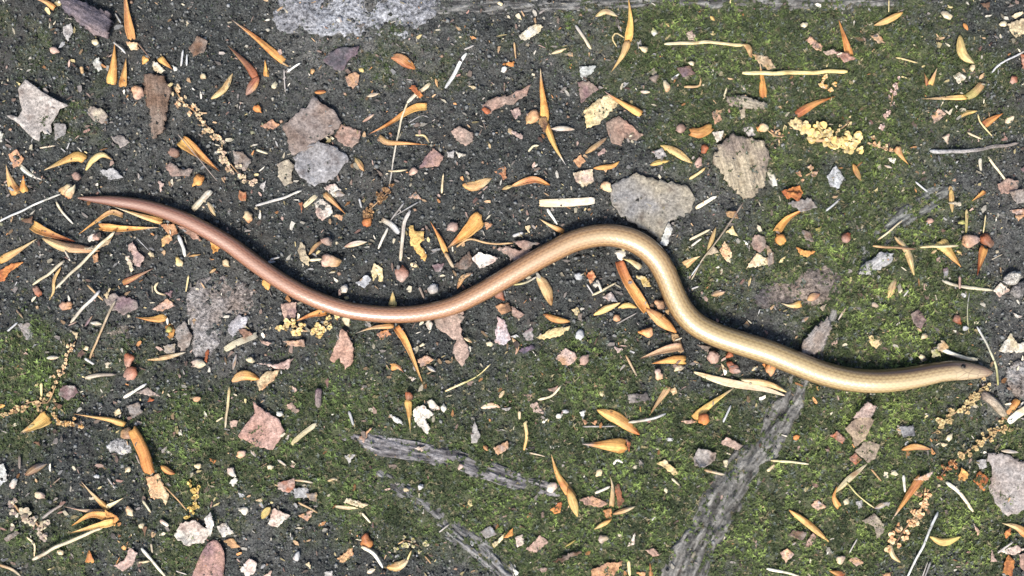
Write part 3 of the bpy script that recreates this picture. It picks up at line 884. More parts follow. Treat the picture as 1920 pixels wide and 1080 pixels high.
def K(pts, w, a, b=None, **kw):
    ITEMS.append(dict(k='K', pts=q(pts), w=w / 3, a=a, b=b or a, **kw))
def L(pts, a, b=None, kind='leaf', **kw):
    ITEMS.append(dict(k='L', pts=q(pts), a=a, b=b or a, kind=kind, **kw))
def O(x, y, r, a, b=None, ry=None, ang=None, **kw):
    p = q([(x, y)])
    ITEMS.append(dict(k='O', pts=p, rx=r / 3, ry=(ry or r * .82) / 3, ang=random.uniform(0, 360) if ang is None else ang, a=a, b=b or a, **kw))
def CT(pts, w, a, b=None, dens=1.0, **kw):
    ITEMS.append(dict(k='C', pts=q(pts), w=w / 3, a=a, b=b or a, dens=dens, **kw))
def G(n, name, label=None, cat=None):                   # the last n pieces are one thing
    sub = ITEMS[-n:]; del ITEMS[-n:]
    ITEMS.append(dict(k='G', sub=sub, pts=[p for s in sub for p in s['pts']], a=sub[0]['a'], name=name, cat=cat or name.replace('_', ' '), label=label))

# ---- flush stones and bark slabs first
tile(1, 0)
L([(60,-40),(110,30),(90,110),(140,180),(260,190),(380,200),(520,190),(650,200),(760,190),(850,210),(900,170),(960,110),(1060,50),(1100,-40)], 'lg', 'gr', 'stone', relief=12,
  name='stone', label='broad bluish grey stone with speckled lichen flush with the soil', tint=(.76,.80,.88))
tile(0, 1)
L([(1050,560),(1120,490),(1280,478),(1400,520),(1455,560),(1440,640),(1380,680),(1290,700),(1240,770),(1235,850),(1180,925),(1100,930),(1080,860),(1090,780),(1050,680)], 'gr', 'gb', 'stone', relief=6,
  name='stone', label='flat grey stone sunk in the soil beside a blue-grey leaf scrap', tint=(.9,.93,.98))
L([(600,790),(650,740),(720,750),(730,830),(660,860)], 'gb', 'dk', 'stone', relief=4, name='stone', tint=(1,1.02,.95))
tile(0, 2)
L([(595,350),(650,308),(705,312),(738,345),(740,390),(680,398),(620,385)], 'lg', 'gr', 'stone', relief=6, name='stone', label='small pale grey stone beside the jointed orange husk')
tile(3, 1)
L([(-110,570),(-20,530),(120,470),(240,428),(370,412),(415,460),(405,570),(330,625),(200,645),(60,650),(-60,640)], 'gb', 'dk', 'stone', relief=7, name='stone', label='brownish flat stone with two pale husks lying on it', tint=(1,.93,.86))
L([(515,465),(535,410),(640,335),(710,345),(690,400),(600,455)], 'lg', 'gr', 'bark', grain=-.6, relief=6, name='bark_flake', label='pale fibrous bark flake on the short weathered root')
L([(195,850),(250,780),(335,700),(358,760),(325,860),(260,920),(200,910)], 'gr', 'gb', 'bark', grain=-.9, relief=5, name='bark_flake', label='grey splintered bark flake touching the slow worm near the thick root')
L([(1340,1000),(1400,950),(1500,930),(1540,1040),(1500,1130),(1400,1160),(1350,1090)], 'gr', 'gb', 'stone', relief=9, name='stone', label='rounded grey stone in front of the slow worm\'s snout')
O(1375,485,52,'lg','wh',ry=40,ang=-15,name='pebble',label='white pebble beside a pinkish husk scrap',hz=.7)
O(1420,545,52,'gr','dk',ry=40,ang=-40,name='pebble',label='mottled grey pebble touching the white pebble',hz=.7)
tile(2, 1)
L([(540,-30),(630,-80),(700,-110),(800,-75),(990,-30),(1035,40),(1000,120),(890,160),(860,220),(850,290),(790,240),(700,180),(600,120),(560,60)], 'be', 'gr', 'leaf', relief=5, curl=7,
  name='leaf', sunk=1, label='broad pale grey dead leaf beside the bend of the slow worm', tint=(.78,.77,.76))
tile(2, 0)
L([(1175,810),(1230,755),(1290,768),(1400,788),(1450,850),(1425,1000),(1385,1085),(1300,1125),(1205,1010),(1130,900)], 'gb', 'be', 'bark', grain=1.3, relief=6, name='bark_flake', label='fibrous brown-grey bark slab beside the broad pale grey leaf', tint=(.8,.78,.75))
tile(0, 0)
L([(805,420),(850,408),(900,425),(950,470),(962,520),(940,590),(925,700),(880,775),(850,765),(845,650),(812,560)], 'gb', 'br', 'bark', grain=1.5, relief=6, name='bark_flake', label='furrowed brown bark strip with a pale round seed at its side')
L([(320,-30),(420,-10),(520,35),(615,72),(618,130),(602,212),(520,190),(430,122),(360,60)], 'dk', 'gb', 'bark', grain=.5, relief=6, thick=.0022, name='wood_chip', label='dark grey-purple chunk of rotten wood', tint=(1.4,1.3,1.45))
tile(1, 0)
L([(320,540),(390,590),(440,620),(482,690),(440,750),(360,790),(270,852),(200,872),(175,800),(148,710),(220,640),(280,610)], 'gr', 'gb', 'leaf', relief=6, curl=6, name='leaf', label='crumpled grey leaf half, browner of two divided by a dark gap', tint=(.85,.79,.78), sunk=1)
L([(205,885),(350,792),(440,822),(500,862),(522,892),(470,962),(440,1012),(330,1050),(250,1000)], 'gr', 'lg', 'leaf', relief=6, curl=6, name='leaf', label='crumpled grey leaf half with pinkish corner beside a beige scrap', tint=(.76,.73,.73), sunk=1)
L([(440,765),(480,700),(592,735),(580,795),(540,835),(480,805)], 'gb', 'pk', 'leaf', name='leaf_fragment', label='grey-pink leaf scrap leaning on the crumpled grey leaf', sunk=1)
tile(3, 2)
L([(1235,388),(1330,398),(1440,436),(1500,560),(1450,705),(1350,745),(1288,682),(1245,600),(1262,520)], 'gb', 'gr', 'leaf', relief=5, grain=1.2, name='leaf', label='large pinkish grey dead leaf with coarse grain beside two orange scraps', tint=(1.35,1.25,1.18))

# ---- tile 0,0
tile(0, 0)
L([(140,445),(190,480),(275,540),(385,595),(335,612),(325,640),(300,680),(285,700),(290,745),(250,755),(240,735),(225,745),(220,795),(170,765),(110,700),(35,650),(60,645),(100,660),(125,620),(110,560),(100,500)], 'lg', 'gr', relief=3, curl=8, jagged=.1, name='leaf', label='pale grey jagged leaf fragment with a straight torn edge', tint=(.9,.87,.85))
B([(625,478),(640,350),(645,240)], 62, 'am', 'or'); B([(688,488),(700,400),(708,325)], 46, 'or', 'ta'); G(2,'bud_husk','pair of bright orange bud husks joined at the base')
K([(640,235),(680,270),(706,302)], 12, 'lg')
B([(740,222),(718,110),(698,-70)], 52, 'or', 'pe', form='open', label='long orange husk blade with a pale torn base'); L([(705,235),(770,238),(782,276),(735,282)], 'cr', 'pe')
K([(770,240),(845,330)], 8, 'br'); B([(895,325),(930,355),(970,390)], 40, 'am', 'or'); L([(855,345),(885,350),(930,398),(900,416),(866,396)], 'cr', 'wh')
O(815,336,24,'am'); O(778,520,40,'pe','pp', label='pale round seed against the furrowed bark strip'); O(985,385,14,'wh')
CT([(980,485),(1010,540),(1040,585),(1110,640),(1170,720),(1240,785)], 58, 'cr', 'pe', label='broken cream catkin running past the furrowed bark strip')
CT([(1250,800),(1255,860),(1310,940),(1380,1010),(1440,1015)], 58, 'cr', 'pp', label='pale catkin end leaning on an open rusty husk')
B([(1010,785),(1090,842),(1238,968)], 74, 'am', 'ru', form='open', label='open rusty husk leading to a pale catkin')
LB([(1188,556),(1260,500),(1308,412)], 38, 'st', 'cr', label='straw-coloured sliver standing alone between husk cluster and catkin')
L([(1060,270),(1110,200),(1170,230),(1150,290),(1090,320)], 'br', 'gb'); K([(1015,372),(1032,282)], 14, 'lg'); K([(1052,372),(1050,305)], 12, 'lg')
B([(1600,350),(1430,205),(1303,110)], 44, 'or', 'ru', tip=(.66,.55,.48), label='slender red-orange husk with a white tip'); K([(1590,350),(1625,372)],14,'ta')
B([(1440,440),(1390,365),(1278,252)], 46, 'ru', 'br'); B([(1498,432),(1490,335)], 34, 'am'); B([(1455,430),(1385,535)], 52, 'ru', 'pk', prof='leaf'); G(3,'bud_husk','rust-brown cluster of three husks with one amber blade')
L([(355,150),(400,130),(412,180),(380,232),(358,190)], 'gr', 'lg'); B([(310,48),(260,12),(190,-10)], 36, 'or', 'pe')
L([(480,620),(510,598),(570,610),(607,650),(590,692),(540,690)], 'gb', 'be'); L([(300,690),(370,700),(372,750),(310,790)], 'gr')
B([(480,898),(420,882),(248,957)], 60, 'am', 'ye', tip=(.68,.55,.33), label='amber husk with pale tip beside a curled yellow sliver')
LB([(482,958),(520,902),(572,870),(628,896)], 34, 'ye', 'st', label='curled yellow sliver touching an amber husk')
L([(45,870),(90,840),(135,890),(110,930),(75,945)], 'pk', 'pe'); B([(110,930),(170,982),(268,1026)], 26, 'lg', 'wh')
B([(92,1092),(52,1000),(34,925)], 62, 'am', 'cr'); B([(132,1085),(132,985)], 52, 'am', 'or'); G(2,'bud_husk','stubby amber husk pair beside a pale grey sliver')
O(1115,1016,32,'or','am', label='round orange seed beside the open rusty husk'); L([(925,940),(960,910),(1010,950),(1090,950),(1060,992),(960,990)], 'pk', 'gb'); L([(888,1010),(922,1030),(905,1082)], 'pp')
L([(1310,850),(1360,850),(1412,900),(1380,962),(1320,940)], 'gb', 'gr'); L([(560,960),(640,944),(692,1000),(620,1012)], 'gr'); L([(620,770),(682,758),(732,800),(680,832)], 'gr', 'dk')
L([(518,345),(555,318),(577,392),(550,402)], 'wh', curl=5); O(303,282,24,'pp'); O(536,236,20,'cr'); K([(648,78),(682,132)], 12, 'lg'); K([(455,370),(460,410)], 22, 'ta'); K([(225,830),(310,820)],10,'be')
K([(1000,755),(1225,1020)],6,'gb'); O(430,990,26,'pk'); O(375,1065,36,'cr','ta'); O(1143,430,16,'cr'); O(980,860,30,'pk','br'); L([(0,735),(18,750),(12,800),(-10,800)],'wh')
# ---- tile 1,0
tile(1, 0)
L([(378,342),(420,290),(470,270),(582,258),(572,300),(520,340),(495,392),(470,402),(420,372)], 'mv', 'dk', name='leaf', label='mauve-brown leaf scrap alone on soil near the bluish stone', tint=(1,1,1.08))
L([(500,430),(560,404),(582,420),(576,462),(545,502),(515,476)], 'pe', 'pk', curl=6); LB([(758,325),(800,325),(860,362),(895,388)], 58, 'pe', 'or', form='convex', label='stubby peach-coloured petal near the bluish stone')
K([(1183,302),(1062,492)], 22, 'wh', 'lg', flat=.5, label='thick whitish straw piece near the bluish stone', taper=.95); K([(1172,276),(1226,254)], 12, 'lg')
K([(975,462),(850,576)], 27, 'cr', 'wh', flat=.45); K([(852,574),(815,680),(790,800),(765,940),(748,1080)], 12, 'cr', 'lg', flat=.9); G(2,'straw','long bent cream straw crossing an orange husk','straw')
B([(965,598),(880,612),(740,700),(633,756)], 44, 'am', 'or', tip=(.5,.25,.2), label='orange husk lying under a bent cream straw'); B([(690,765),(740,800),(860,806),(965,815)], 36, 'ta', 'or'); K([(900,762),(950,765),(976,800)], 14, 'st')
L([(858,492),(890,480),(942,540),(920,552)], 'ru', 'or'); L([(918,946),(950,880),(1000,834),(1057,880),(1030,932),(970,942)], 'mv', 'pk', name='leaf', label='purplish leaf scrap beside the crossed straw and husks')
L([(1095,740),(1140,704),(1222,750),(1222,792),(1180,822),(1130,792)], 'pp', 'gb'); L([(118,920),(180,894),(217,930),(200,970),(206,1030),(160,1046),(130,1000)], 'be', 'gb', name='leaf_fragment', label='beige leaf scrap beside the crumpled grey leaf')
L([(22,712),(90,670),(132,700),(100,727)], 'pk', 'pe'); O(104,480,18,'cr'); O(8,610,24,'or'); LB([(558,886),(608,962)], 36, 'st', 'pe'); LB([(1162,1040),(1230,1046),(1325,1003)], 56, 'am', 'cr', form='convex', label='broad amber petal beside a red husk scrap')
L([(1340,965),(1402,934),(1412,1002),(1390,1012),(1370,980)], 'ru', 'pe'); LB([(1385,1065),(1450,1042)], 20, 'st')
L([(1270,592),(1320,560),(1440,530),(1548,476),(1525,540),(1440,588),(1380,602),(1300,642)], 'pk', 'gb', curl=12, name='leaf', label='curled pinkish brown leaf roll with a rusty end', relief=5); O(1297,622,22,'ru')
K([(742,962),(852,955)], 13, 'cr'); O(882,966,23,'pp'); K([(1045,1085),(1057,978)], 14, 'cr'); K([(178,402),(252,354)], 14, 'wh'); K([(158,390),(166,520)], 9, 'gr'); K([(0,840),(66,862)], 14, 'cr')
LB([(600,686),(666,640)], 18, 'pk', 'pp'); LB([(622,542),(692,524)], 22, 'gr', 'lg'); L([(1070,852),(1120,848),(1112,890),(1080,886)], 'lg'); L([(1120,850),(1182,868),(1140,890)], 'wh'); L([(1183,474),(1242,490),(1225,502)], 'cr')
L([(1385,362),(1450,344),(1450,376)], 'or'); O(1396,390,18,'wh'); L([(380,1052),(440,1030),(492,1084),(440,1110)], 'pp', 'wh'); LB([(330,520),(395,515)], 26, 'or', 'ru'); K([(860,690),(930,650),(970,660)],6,'gr'); K([(870,700),(940,690)],5,'lg')
LB([(1010,440),(1022,490)],16,'pe'); O(592,394,14,'ye'); O(318,400,14,'ta'); LB([(1310,805),(1318,835)],14,'cr'); O(1430,735,16,'cr'); L([(60,1010),(20,1050),(40,1080)],'lg'); O(1375,20,14,'cr'); O(470,110,18,'lg')
# ---- tile 2,0
tile(2, 0)
B([(180,690),(182,610),(168,500),(160,382)], 52, 'am', 'or', tip=(.66,.58,.45)); B([(188,690),(240,820),(302,928)], 38, 'am', 'ye', tip=(.6,.6,.6)); L([(150,660),(190,655),(205,700),(180,745),(155,700)],'br','ta'); G(3,'bud_husk','long amber bud bent in the middle with two pointed ends')
O(112,660,40,'pe','ta', label='round tan seed touching a long bent amber bud'); L([(-10,622),(40,600),(52,640),(20,672)], 'pp','mv'); L([(-10,725),(62,760),(55,792),(0,752)], 'pp'); LB([(222,724),(290,722),(352,728)], 30, 'lg')
L([(38,202),(90,154),(150,134),(177,150),(150,186),(80,226),(50,222)], 'wh', 'cr', name='leaf', label='whitish oval leaf scrap near the long grey root')
LB([(470,92),(530,64),(594,92)], 32, 'st', 'cr')
B([(652,235),(666,120),(655,-15)], 46, 'am', 'ye'); B([(655,228),(622,310),(556,408)], 42, 'ta', 'st'); K([(630,212),(585,186),(565,216),(590,262)], 9, 'st'); G(3,'bud_husk','tall amber husk with a crooked straw-coloured stalk attached')
K([(356,145),(448,274)], 18, 'lg','cr', taper=1); LB([(222,302),(308,272)], 22, 'cr')
L([(403,622),(480,560),(560,528),(597,585),(545,642),(480,702),(420,722)], 'cr', 'st', relief=3, name='leaf', label='cream leaf scrap with an amber husk lying across its edge'); B([(728,642),(620,580),(518,513)], 44, 'am', 'or', tip=(.45,.36,.34), label='amber husk lying across the edge of a cream leaf scrap')
L([(378,375),(472,368),(460,402),(420,432),(415,462),(385,432)], 'lg', tint=(.95,1.02,1)); L([(368,462),(430,453),(492,502),(440,532),(390,582),(380,520)], 'gb', 'mv')
L([(528,690),(600,650),(660,700),(742,760),(700,792),(630,772),(620,822),(560,802),(540,752)], 'gb', 'pk', name='leaf', label='grey-brown lobed leaf scrap near the cream leaf scrap', tint=(1.15,1.1,1.05))
LB([(412,862),(470,822),(534,772)], 32, 'ta', 'be'); L([(343,906),(385,868),(412,900),(380,942)], 'pe'); L([(343,970),(452,950),(462,1020),(400,1052),(360,1022)], 'pp', 'cr'); LB([(458,946),(560,936),(604,908)], 30, 'or', 'am'); L([(480,860),(520,830),(530,850),(490,880)],'pp','mv')
LB([(835,818),(920,855),(1014,917)], 46, 'ye', 'st', label='yellow pointed sliver beside a grey scrap and a smaller yellow one'); LB([(777,928),(830,912),(886,903)], 30, 'ye'); L([(783,852),(840,828),(872,880),(820,892)], 'gr'); K([(995,1004),(1050,970),(1088,942)], 17, 'st')
K([(860,250),(1000,238),(1150,238),(1305,256)], 20, 'cr', 'st', taper=1, label='long straight straw with a hooked straw-coloured end'); L([(978,190),(1015,168),(1032,225),(995,226)], 'pp','be')
LB([(1298,248),(1332,270),(1342,322)], 32, 'st','ta'); L([(1348,300),(1440,318),(1485,382),(1440,392),(1380,342)], 'be', 'ta'); B([(1415,548),(1406,440),(1394,348)], 46, 'or', 'am', tip=(.6,.5,.4), label='orange husk touching the hooked end of a long straw')
L([(1208,542),(1300,534),(1432,580),(1432,612),(1330,608),(1220,592)], 'be', 'gb', 'bark', grain=.2, relief=4, name='bark_flake', label='narrow grey-beige bark flake beside an orange husk')
B([(998,738),(1060,748),(1120,712)], 56, 'or', 'am', prof='strip'); L([(1118,630),(1160,618),(1182,670),(1140,702)], 'pe', 'pk'); O(950,722,26,'br','pk'); O(1082,836,24,'ru'); O(1050,916,26,'pk'); L([(1128,742),(1192,734),(1180,782),(1150,802)], 'lg','wh')
O(870,486,26,'pe','cr'); LB([(722,515),(778,518)], 24, 'wh'); K([(900,448),(942,412)], 14, 'wh'); L([(928,380),(1000,368),(1032,420),(960,432)], 'mv','br'); K([(968,485),(1050,480),(1060,440)], 15, 'ta'); K([(1188,554),(1206,488)], 14, 'cr')
L([(700,240),(720,220),(730,260),(710,275)],'gr'); O(742,276,20,'cr'); B([(0,1046),(120,1010),(214,1042)], 38, 'pe', 'or', prof='leaf', form='open'); K([(92,852),(120,820),(152,818)], 13, 'cr'); O(1010,356,16,'cr'); O(800,440,24,'gb'); O(800,180,20,'lg','ol'); K([(10,240),(20,330)],12,'ta')
LB([(1290,480),(1315,510)],18,'wh'); L([(1280,620),(1315,610),(1310,660),(1290,670)],'be'); L([(1300,720),(1350,705),(1370,760),(1330,770)],'gr','lg'); O(1410,720,30,'or','cr'); O(530,1050,34,'pe','cr'); LB([(860,120),(885,150)],16,'ol','st'); LB([(1115,90),(1140,115)],20,'ye')
# ---- tile 3,0
tile(3, 0)
B([(462,318),(432,220),(398,112)], 44, 'or', 'am', label='orange blade husk standing off a rusty scrap, near yellow straw'); L([(368,292),(440,294),(493,330),(430,352)], 'ru', 'pk'); B([(758,70),(670,115),(598,142)], 38, 'am', 'ta', prof='leaf'); L([(570,200),(620,188),(662,240),(620,244)], 'pe','be')
K([(-150,408),(0,412),(200,405),(446,400)], 24, 'st', 'ye', taper=1, label='long yellowish straw lying near the blade husk'); L([(213,230),(240,203),(312,260),(300,287),(260,272)], 'pe','pk')
LB([(1078,196),(1095,300),(1160,358)], 54, 'ye', 'st', label='pointed yellow sliver beside a small pale seed'); L([(1350,130),(1440,104),(1470,150),(1440,192),(1390,212),(1360,172)], 'be', 'cr', name='leaf_fragment', label='cream-tan leaf scrap with a small round seed beside it'); O(1322,132,22,'cr')
K([(1252,418),(1310,360),(1460,278)], 13, 'lg'); B([(905,480),(878,408)], 34, 'ru', 'br'); B([(912,478),(952,382)], 34, 'am', 'cr'); G(2,'bud_husk','rusty and amber V-shaped husk near a white seed'); L([(1043,422),(1080,408),(1117,435),(1072,472)], 'wh','cr')
B([(1118,546),(980,552),(862,556)], 32, 'am', 'cr'); B([(1118,546),(1162,520),(1208,470)], 44, 'ol', 'ta', prof='strip'); G(2,'bud_husk','bent husk, amber blade and olive-brown stub')
LB([(1072,662),(1112,636),(1178,624)], 28, 'ye'); B([(1212,705),(1260,672),(1324,636)], 46, 'ru', 'or'); K([(1180,642),(1195,690),(1262,768)], 11, 'st'); G(3,'bud_husk','split husk with yellow wing, rusty blade and thin stalk')
L([(918,650),(960,608),(1002,640),(960,682),(930,692)], 'pe','pp'); K([(995,618),(1024,642)], 12, 'wh'); LB([(1335,690),(1385,652)], 38, 'wh'); B([(160,645),(270,580),(380,542)], 52, 'ru', 'or', label='rust-orange husk beside the dense yellow catkin'); L([(108,690),(160,658),(222,710),(190,742),(140,722)], 'cr','st')
CT([(225,785),(320,785),(420,780),(530,820)], 128, 'cr', 'ye', dens=2.4, label='dense yellow-cream catkin lying on moss', tint=(1.12,1.1,1.0)); CT([(380,745),(430,710),(470,670)], 34, 'st', 'cr'); CT([(560,800),(620,820),(690,850)], 50, 'cr', 'pe'); CT([(0,735),(50,765),(110,765)], 40, 'pe', 'cr')
CT([(735,460),(705,520),(690,590),(650,700)], 50, 'pp', 'pk', dens=.8, label='loose pinkish catkin crumbs near the bent olive husk'); CT([(330,420),(300,490),(370,500)], 46, 'am', 'cr', dens=.8)
B([(722,825),(745,870),(790,925)], 44, 'pe', 'am'); K([(908,850),(1050,852),(1240,830),(1412,808)], 24, 'gr', 'gb', label='grey twig lying by itself on dark moss', mat='bark'); K([(1122,744),(1202,782)], 13, 'cr'); K([(1238,878),(1290,950),(1348,1022)], 15, 'cr'); K([(1196,888),(1200,962)], 20, 'be')
L([(1290,1040),(1350,1000),(1412,1020),(1402,1085),(1310,1090)], 'gb','pk'); B([(0,945),(25,1000),(40,1045)], 34, 'cr', 'wh', prof='strip', form='flat'); LB([(478,920),(500,970),(524,1016)], 32, 'am','br'); L([(75,1075),(180,1042),(195,1090),(110,1120)], 'ru','or'); L([(150,970),(180,958),(192,1002)], 'ru','pe'); CT([(210,990),(250,970),(295,960)], 60, 'pp', 'ta', dens=.8)
O(1005,84,26,'cr','be'); L([(1195,20),(1250,10),(1240,60)], 'br'); K([(718,322),(842,352)], 11, 'st'); L([(978,770),(1022,750),(1012,812)], 'be','pp'); O(1380,450,26,'pk','ru'); L([(1422,300),(1460,310),(1450,400),(1430,380)],'ru','pk'); O(1150,382,18,'cr'); LB([(1100,130),(1125,170)],22,'or')
L([(1370,90),(1430,60),(1440,75),(1390,105)],'cr'); LB([(655,930),(700,945)],14,'lg'); K([(830,1020),(900,1078)],13,'lg'); LB([(1025,1045),(1030,1085)],24,'st'); O(205,140,18,'cr'); L([(310,290),(370,275),(390,300),(330,310)],'be','pp'); K([(680,0),(678,70)],7,'st'); L([(330,990),(380,930),(430,1000),(400,1060),(350,1050)],'gr','lg'); L([(1420,950),(1450,930),(1460,1000)],'mv')
# ---- tile 0,1
tile(0, 1)
K([(-20,172),(120,105),(345,12)], 13, 'lg', 'wh', label='long thin pale grass stalk near the slow worm\'s tail tip'); K([(318,58),(350,112),(412,182)], 15, 'cr','wh'); O(395,0,34,'pe','cr',ry=20)
B([(178,185),(260,228),(424,280)], 62, 'am', 'ru'); L([(118,160),(186,138),(178,182)], 'br'); G(2,'bud_husk','amber husk with dark brown base, beside a pale folded blade')
B([(238,258),(350,305),(470,322),(560,330)], 56, 'cr', 'pe', prof='leaf', form='fold'); L([(470,320),(580,290),(642,230),(612,292),(540,322)], 'be', 'ta'); G(2,'bud_husk','pale folded husk blade with a tan twist at its end')
K([(645,222),(530,330),(420,440),(313,542)], 19, 'cr','be', label='cream straw running out from a tan twisted husk'); K([(362,386),(280,455),(183,527)], 19, 'be','cr'); K([(392,388),(362,328)], 13, 'wh'); LB([(345,420),(305,490),(300,560),(278,608)], 18, 'ta','st')
B([(-10,390),(100,330),(208,263)], 44, 'am', 'cr', label='amber husk blade beside a lobed orange scrap'); L([(-10,445),(70,400),(132,394),(60,442),(22,502),(-10,502)], 'or','ru', curl=6, label='lobed orange scrap with dark gaps, near an amber blade')
B([(692,132),(620,115),(520,180),(442,238)], 30, 'ta', 'am', form='open'); B([(912,168),(780,130),(642,84)], 40, 'am', 'cr', tip=(.68,.62,.5), label='white-tipped amber husk tucked against the slow worm\'s tail'); B([(555,196),(700,206),(895,200)], 44, 'or', 'am', tip=(.68,.6,.46), label='orange husk with cream tip near the tail of the slow worm'); L([(488,250),(540,230),(572,260),(500,282)], 'pp','wh'); O(545,252,22,'pk')
L([(900,180),(980,178),(1002,230),(960,252)], 'pe','ru'); L([(1000,190),(1080,198),(1132,272),(1080,262)], 'br','pk'); L([(908,262),(950,233),(972,270),(910,312)], 'pe','ye'); K([(1003,240),(1030,310),(1037,362)], 24, 'lg','wh'); O(1010,395,26,'cr','ye')
B([(1082,104),(1130,50),(1184,-6)], 34, 'cr','wh', prof='strip'); LB([(1168,55),(1212,134)], 26, 'cr'); L([(1178,270),(1212,263),(1238,320),(1200,347)], 'or','am', curl=6); L([(1343,-10),(1387,0),(1382,52),(1345,42)], 'pe','ru'); O(1396,140,30,'pe','cr')
L([(720,300),(745,278),(780,340),(812,370),(785,422),(755,412)], 'pp','mv', name='leaf_fragment', label='mauve-pink leaf scrap with a cream one at its side'); L([(703,360),(730,358),(752,440),(735,452)], 'cr','pp'); B([(690,512),(760,480),(866,428)], 34, 'ru', 'pk')
L([(578,600),(640,570),(772,610),(777,652),(700,692),(620,652)], 'mv','gb', name='leaf', label='mauve-grey leaf scrap with a stalk trailing from it'); L([(583,580),(622,538),(602,602)], 'cr'); K([(652,608),(600,700),(503,945)], 15, 'be','ta', label='jointed tan stalk trailing from a mauve-grey leaf scrap'); K([(473,938),(527,967)], 17, 'lg'); K([(488,523),(582,612)], 13, 'ta'); K([(562,553),(480,640),(398,737)], 22, 'lg','be')
O(211,560,28,'ru','pk'); O(366,640,32,'pk','pe'); L([(853,662),(940,598),(987,640),(910,672)], 'pp','pe'); L([(925,570),(970,555),(965,595)], 'mv'); K([(890,505),(872,530),(885,562),(930,582)], 14, 'cr'); B([(934,705),(850,716),(762,704)], 46, 'am', 'or', label='short amber husk beside a mauve-grey leaf scrap'); L([(928,760),(960,738),(987,780),(965,832),(940,812)], 'am','br')
L([(988,770),(1040,723),(1082,810),(1060,872),(1020,902),(1000,852)], 'lg','gb', name='leaf', label='pale grey-brown leaf scrap leaning on the flat grey stone'); L([(918,862),(985,850),(982,912),(930,905)], 'be','gr'); LB([(828,944),(930,930),(1044,902)], 26, 'ta','be')
L([(1288,742),(1340,688),(1392,710),(1382,752),(1330,792),(1310,822),(1283,782)], 'lg','gr', name='leaf', label='blue-grey lobed leaf scrap on the flat grey stone', tint=(.95,.97,1.06)); B([(1263,888),(1330,850),(1445,803)], 38, 'cr','be', prof='strip', form='flat'); L([(1340,770),(1380,768),(1422,802),(1370,822)], 'br','pk')
O(722,945,36,'ru','pk'); O(735,1022,40,'ru','pk', label='rust-brown seed lying against another of its kind'); O(1112,966,38,'pp','cr',ry=26,ang=10); L([(403,785),(442,790),(432,832)], 'cr'); LB([(508,736),(574,742)], 24, 'wh'); LB([(262,934),(330,930)], 24, 'wh')
CT([(425,840),(385,905),(365,985),(315,1050)], 48, 'cr', 'pe', dens=.9, label='cream catkin strung along bright moss'); L([(98,745),(165,733),(188,800),(150,832)], 'gb','gr'); K([(40,782),(97,733)], 13, 'lg'); LB([(1305,1066),(1370,1030),(1460,1052)], 58, 'pe','am', form='convex'); K([(478,1046),(560,1030),(652,1030)], 24, 'be','gb'); K([(1062,468),(1045,562)], 11, 'st'); LB([(478,755),(520,695)],14,'mv'); K([(770,260),(840,330)],5,'gr')
O(850,350,16,'cr'); LB([(1060,362),(1130,350)],12,'ta'); LB([(1180,455),(1215,430)],18,'ta'); O(1270,400,22,'cr'); LB([(90,660),(130,710)],14,'gb'); O(950,775,20,'ol'); LB([(1310,1000),(1330,910)],20,'gr'); L([(1155,900),(1175,885),(1165,960),(1150,950)],'ru'); O(1410,945,20,'cr'); O(485,880,16,'cr'); L([(590,960),(630,955),(625,990),(595,990)],'be'); L([(520,360),(550,340),(555,390),(530,400)],'pe')
# ---- tile 1,1
tile(1, 1)
K([(0,80),(120,40),(255,-8)], 17, 'lg','wh', label='pale stalk lying near a white leaf cluster'); L([(328,60),(370,38),(422,80),(432,120),(370,162),(340,132)], 'wh','pp', name='leaf_fragment', label='white crumpled scrap under a brown-orange blade'); B([(268,82),(340,20)], 26, 'cr', prof='strip', form='flat'); B([(382,5),(440,60),(504,124)], 38, 'ta','or', label='brown-orange blade lying across a white crumpled scrap'); L([(428,130),(492,128),(480,162)], 'pe'); L([(240,60),(265,55),(258,120)],'ru','br'); LB([(440,5),(500,15)],34,'gr')
CT([(612,120),(680,60),(770,-25)], 58, 'ta', 'br', dens=1.6, label='brown fuzzy catkin beside the end of a bent straw'); O(625,172,30,'ru','or'); L([(858,32),(900,-5),(932,42)], 'pe','pp')
K([(832,58),(758,162)], 11, 'gr'); K([(912,58),(780,132)], 9, 'gr'); B([(708,153),(760,182),(804,232)], 32, 'be','lg', prof='strip'); K([(742,198),(715,260),(688,324)], 17, 'wh'); K([(868,108),(832,200),(820,290),(814,392)], 24, 'lg','be', taper=.9, label='curved grey straw beside a ragged amber scrap')
L([(858,200),(885,188),(892,220),(947,220),(947,272),(920,292),(962,352),(950,392),(900,332),(868,292)], 'am','ye', curl=6, name='leaf_fragment', label='ragged amber scrap beside a curved grey straw'); B([(1070,345),(1035,262),(980,165)], 32, 'am','or', label='thin amber blade pointing away from the broad amber husk'); K([(1060,340),(1092,392),(1112,422)], 22, 'ta','be')
B([(1265,138),(1190,222),(1075,318)], 92, 'am', 'or', tip=(.5,.36,.25), label='broad bright amber husk beside the slow worm\'s bend'); L([(1278,170),(1332,180),(1300,212)], 'ru','pe'); L([(1213,370),(1250,338),(1362,370),(1330,402),(1260,432)], 'pp','wh', curl=8); K([(1128,312),(1200,266),(1300,286),(1445,290)], 13, 'ta'); L([(1350,320),(1445,298),(1412,352)], 'pp','gb'); L([(1110,420),(1200,330),(1220,400),(1180,440)],'gb','br'); L([(1400,300),(1480,330),(1560,290),(1520,370),(1430,390)],'pk','gb')
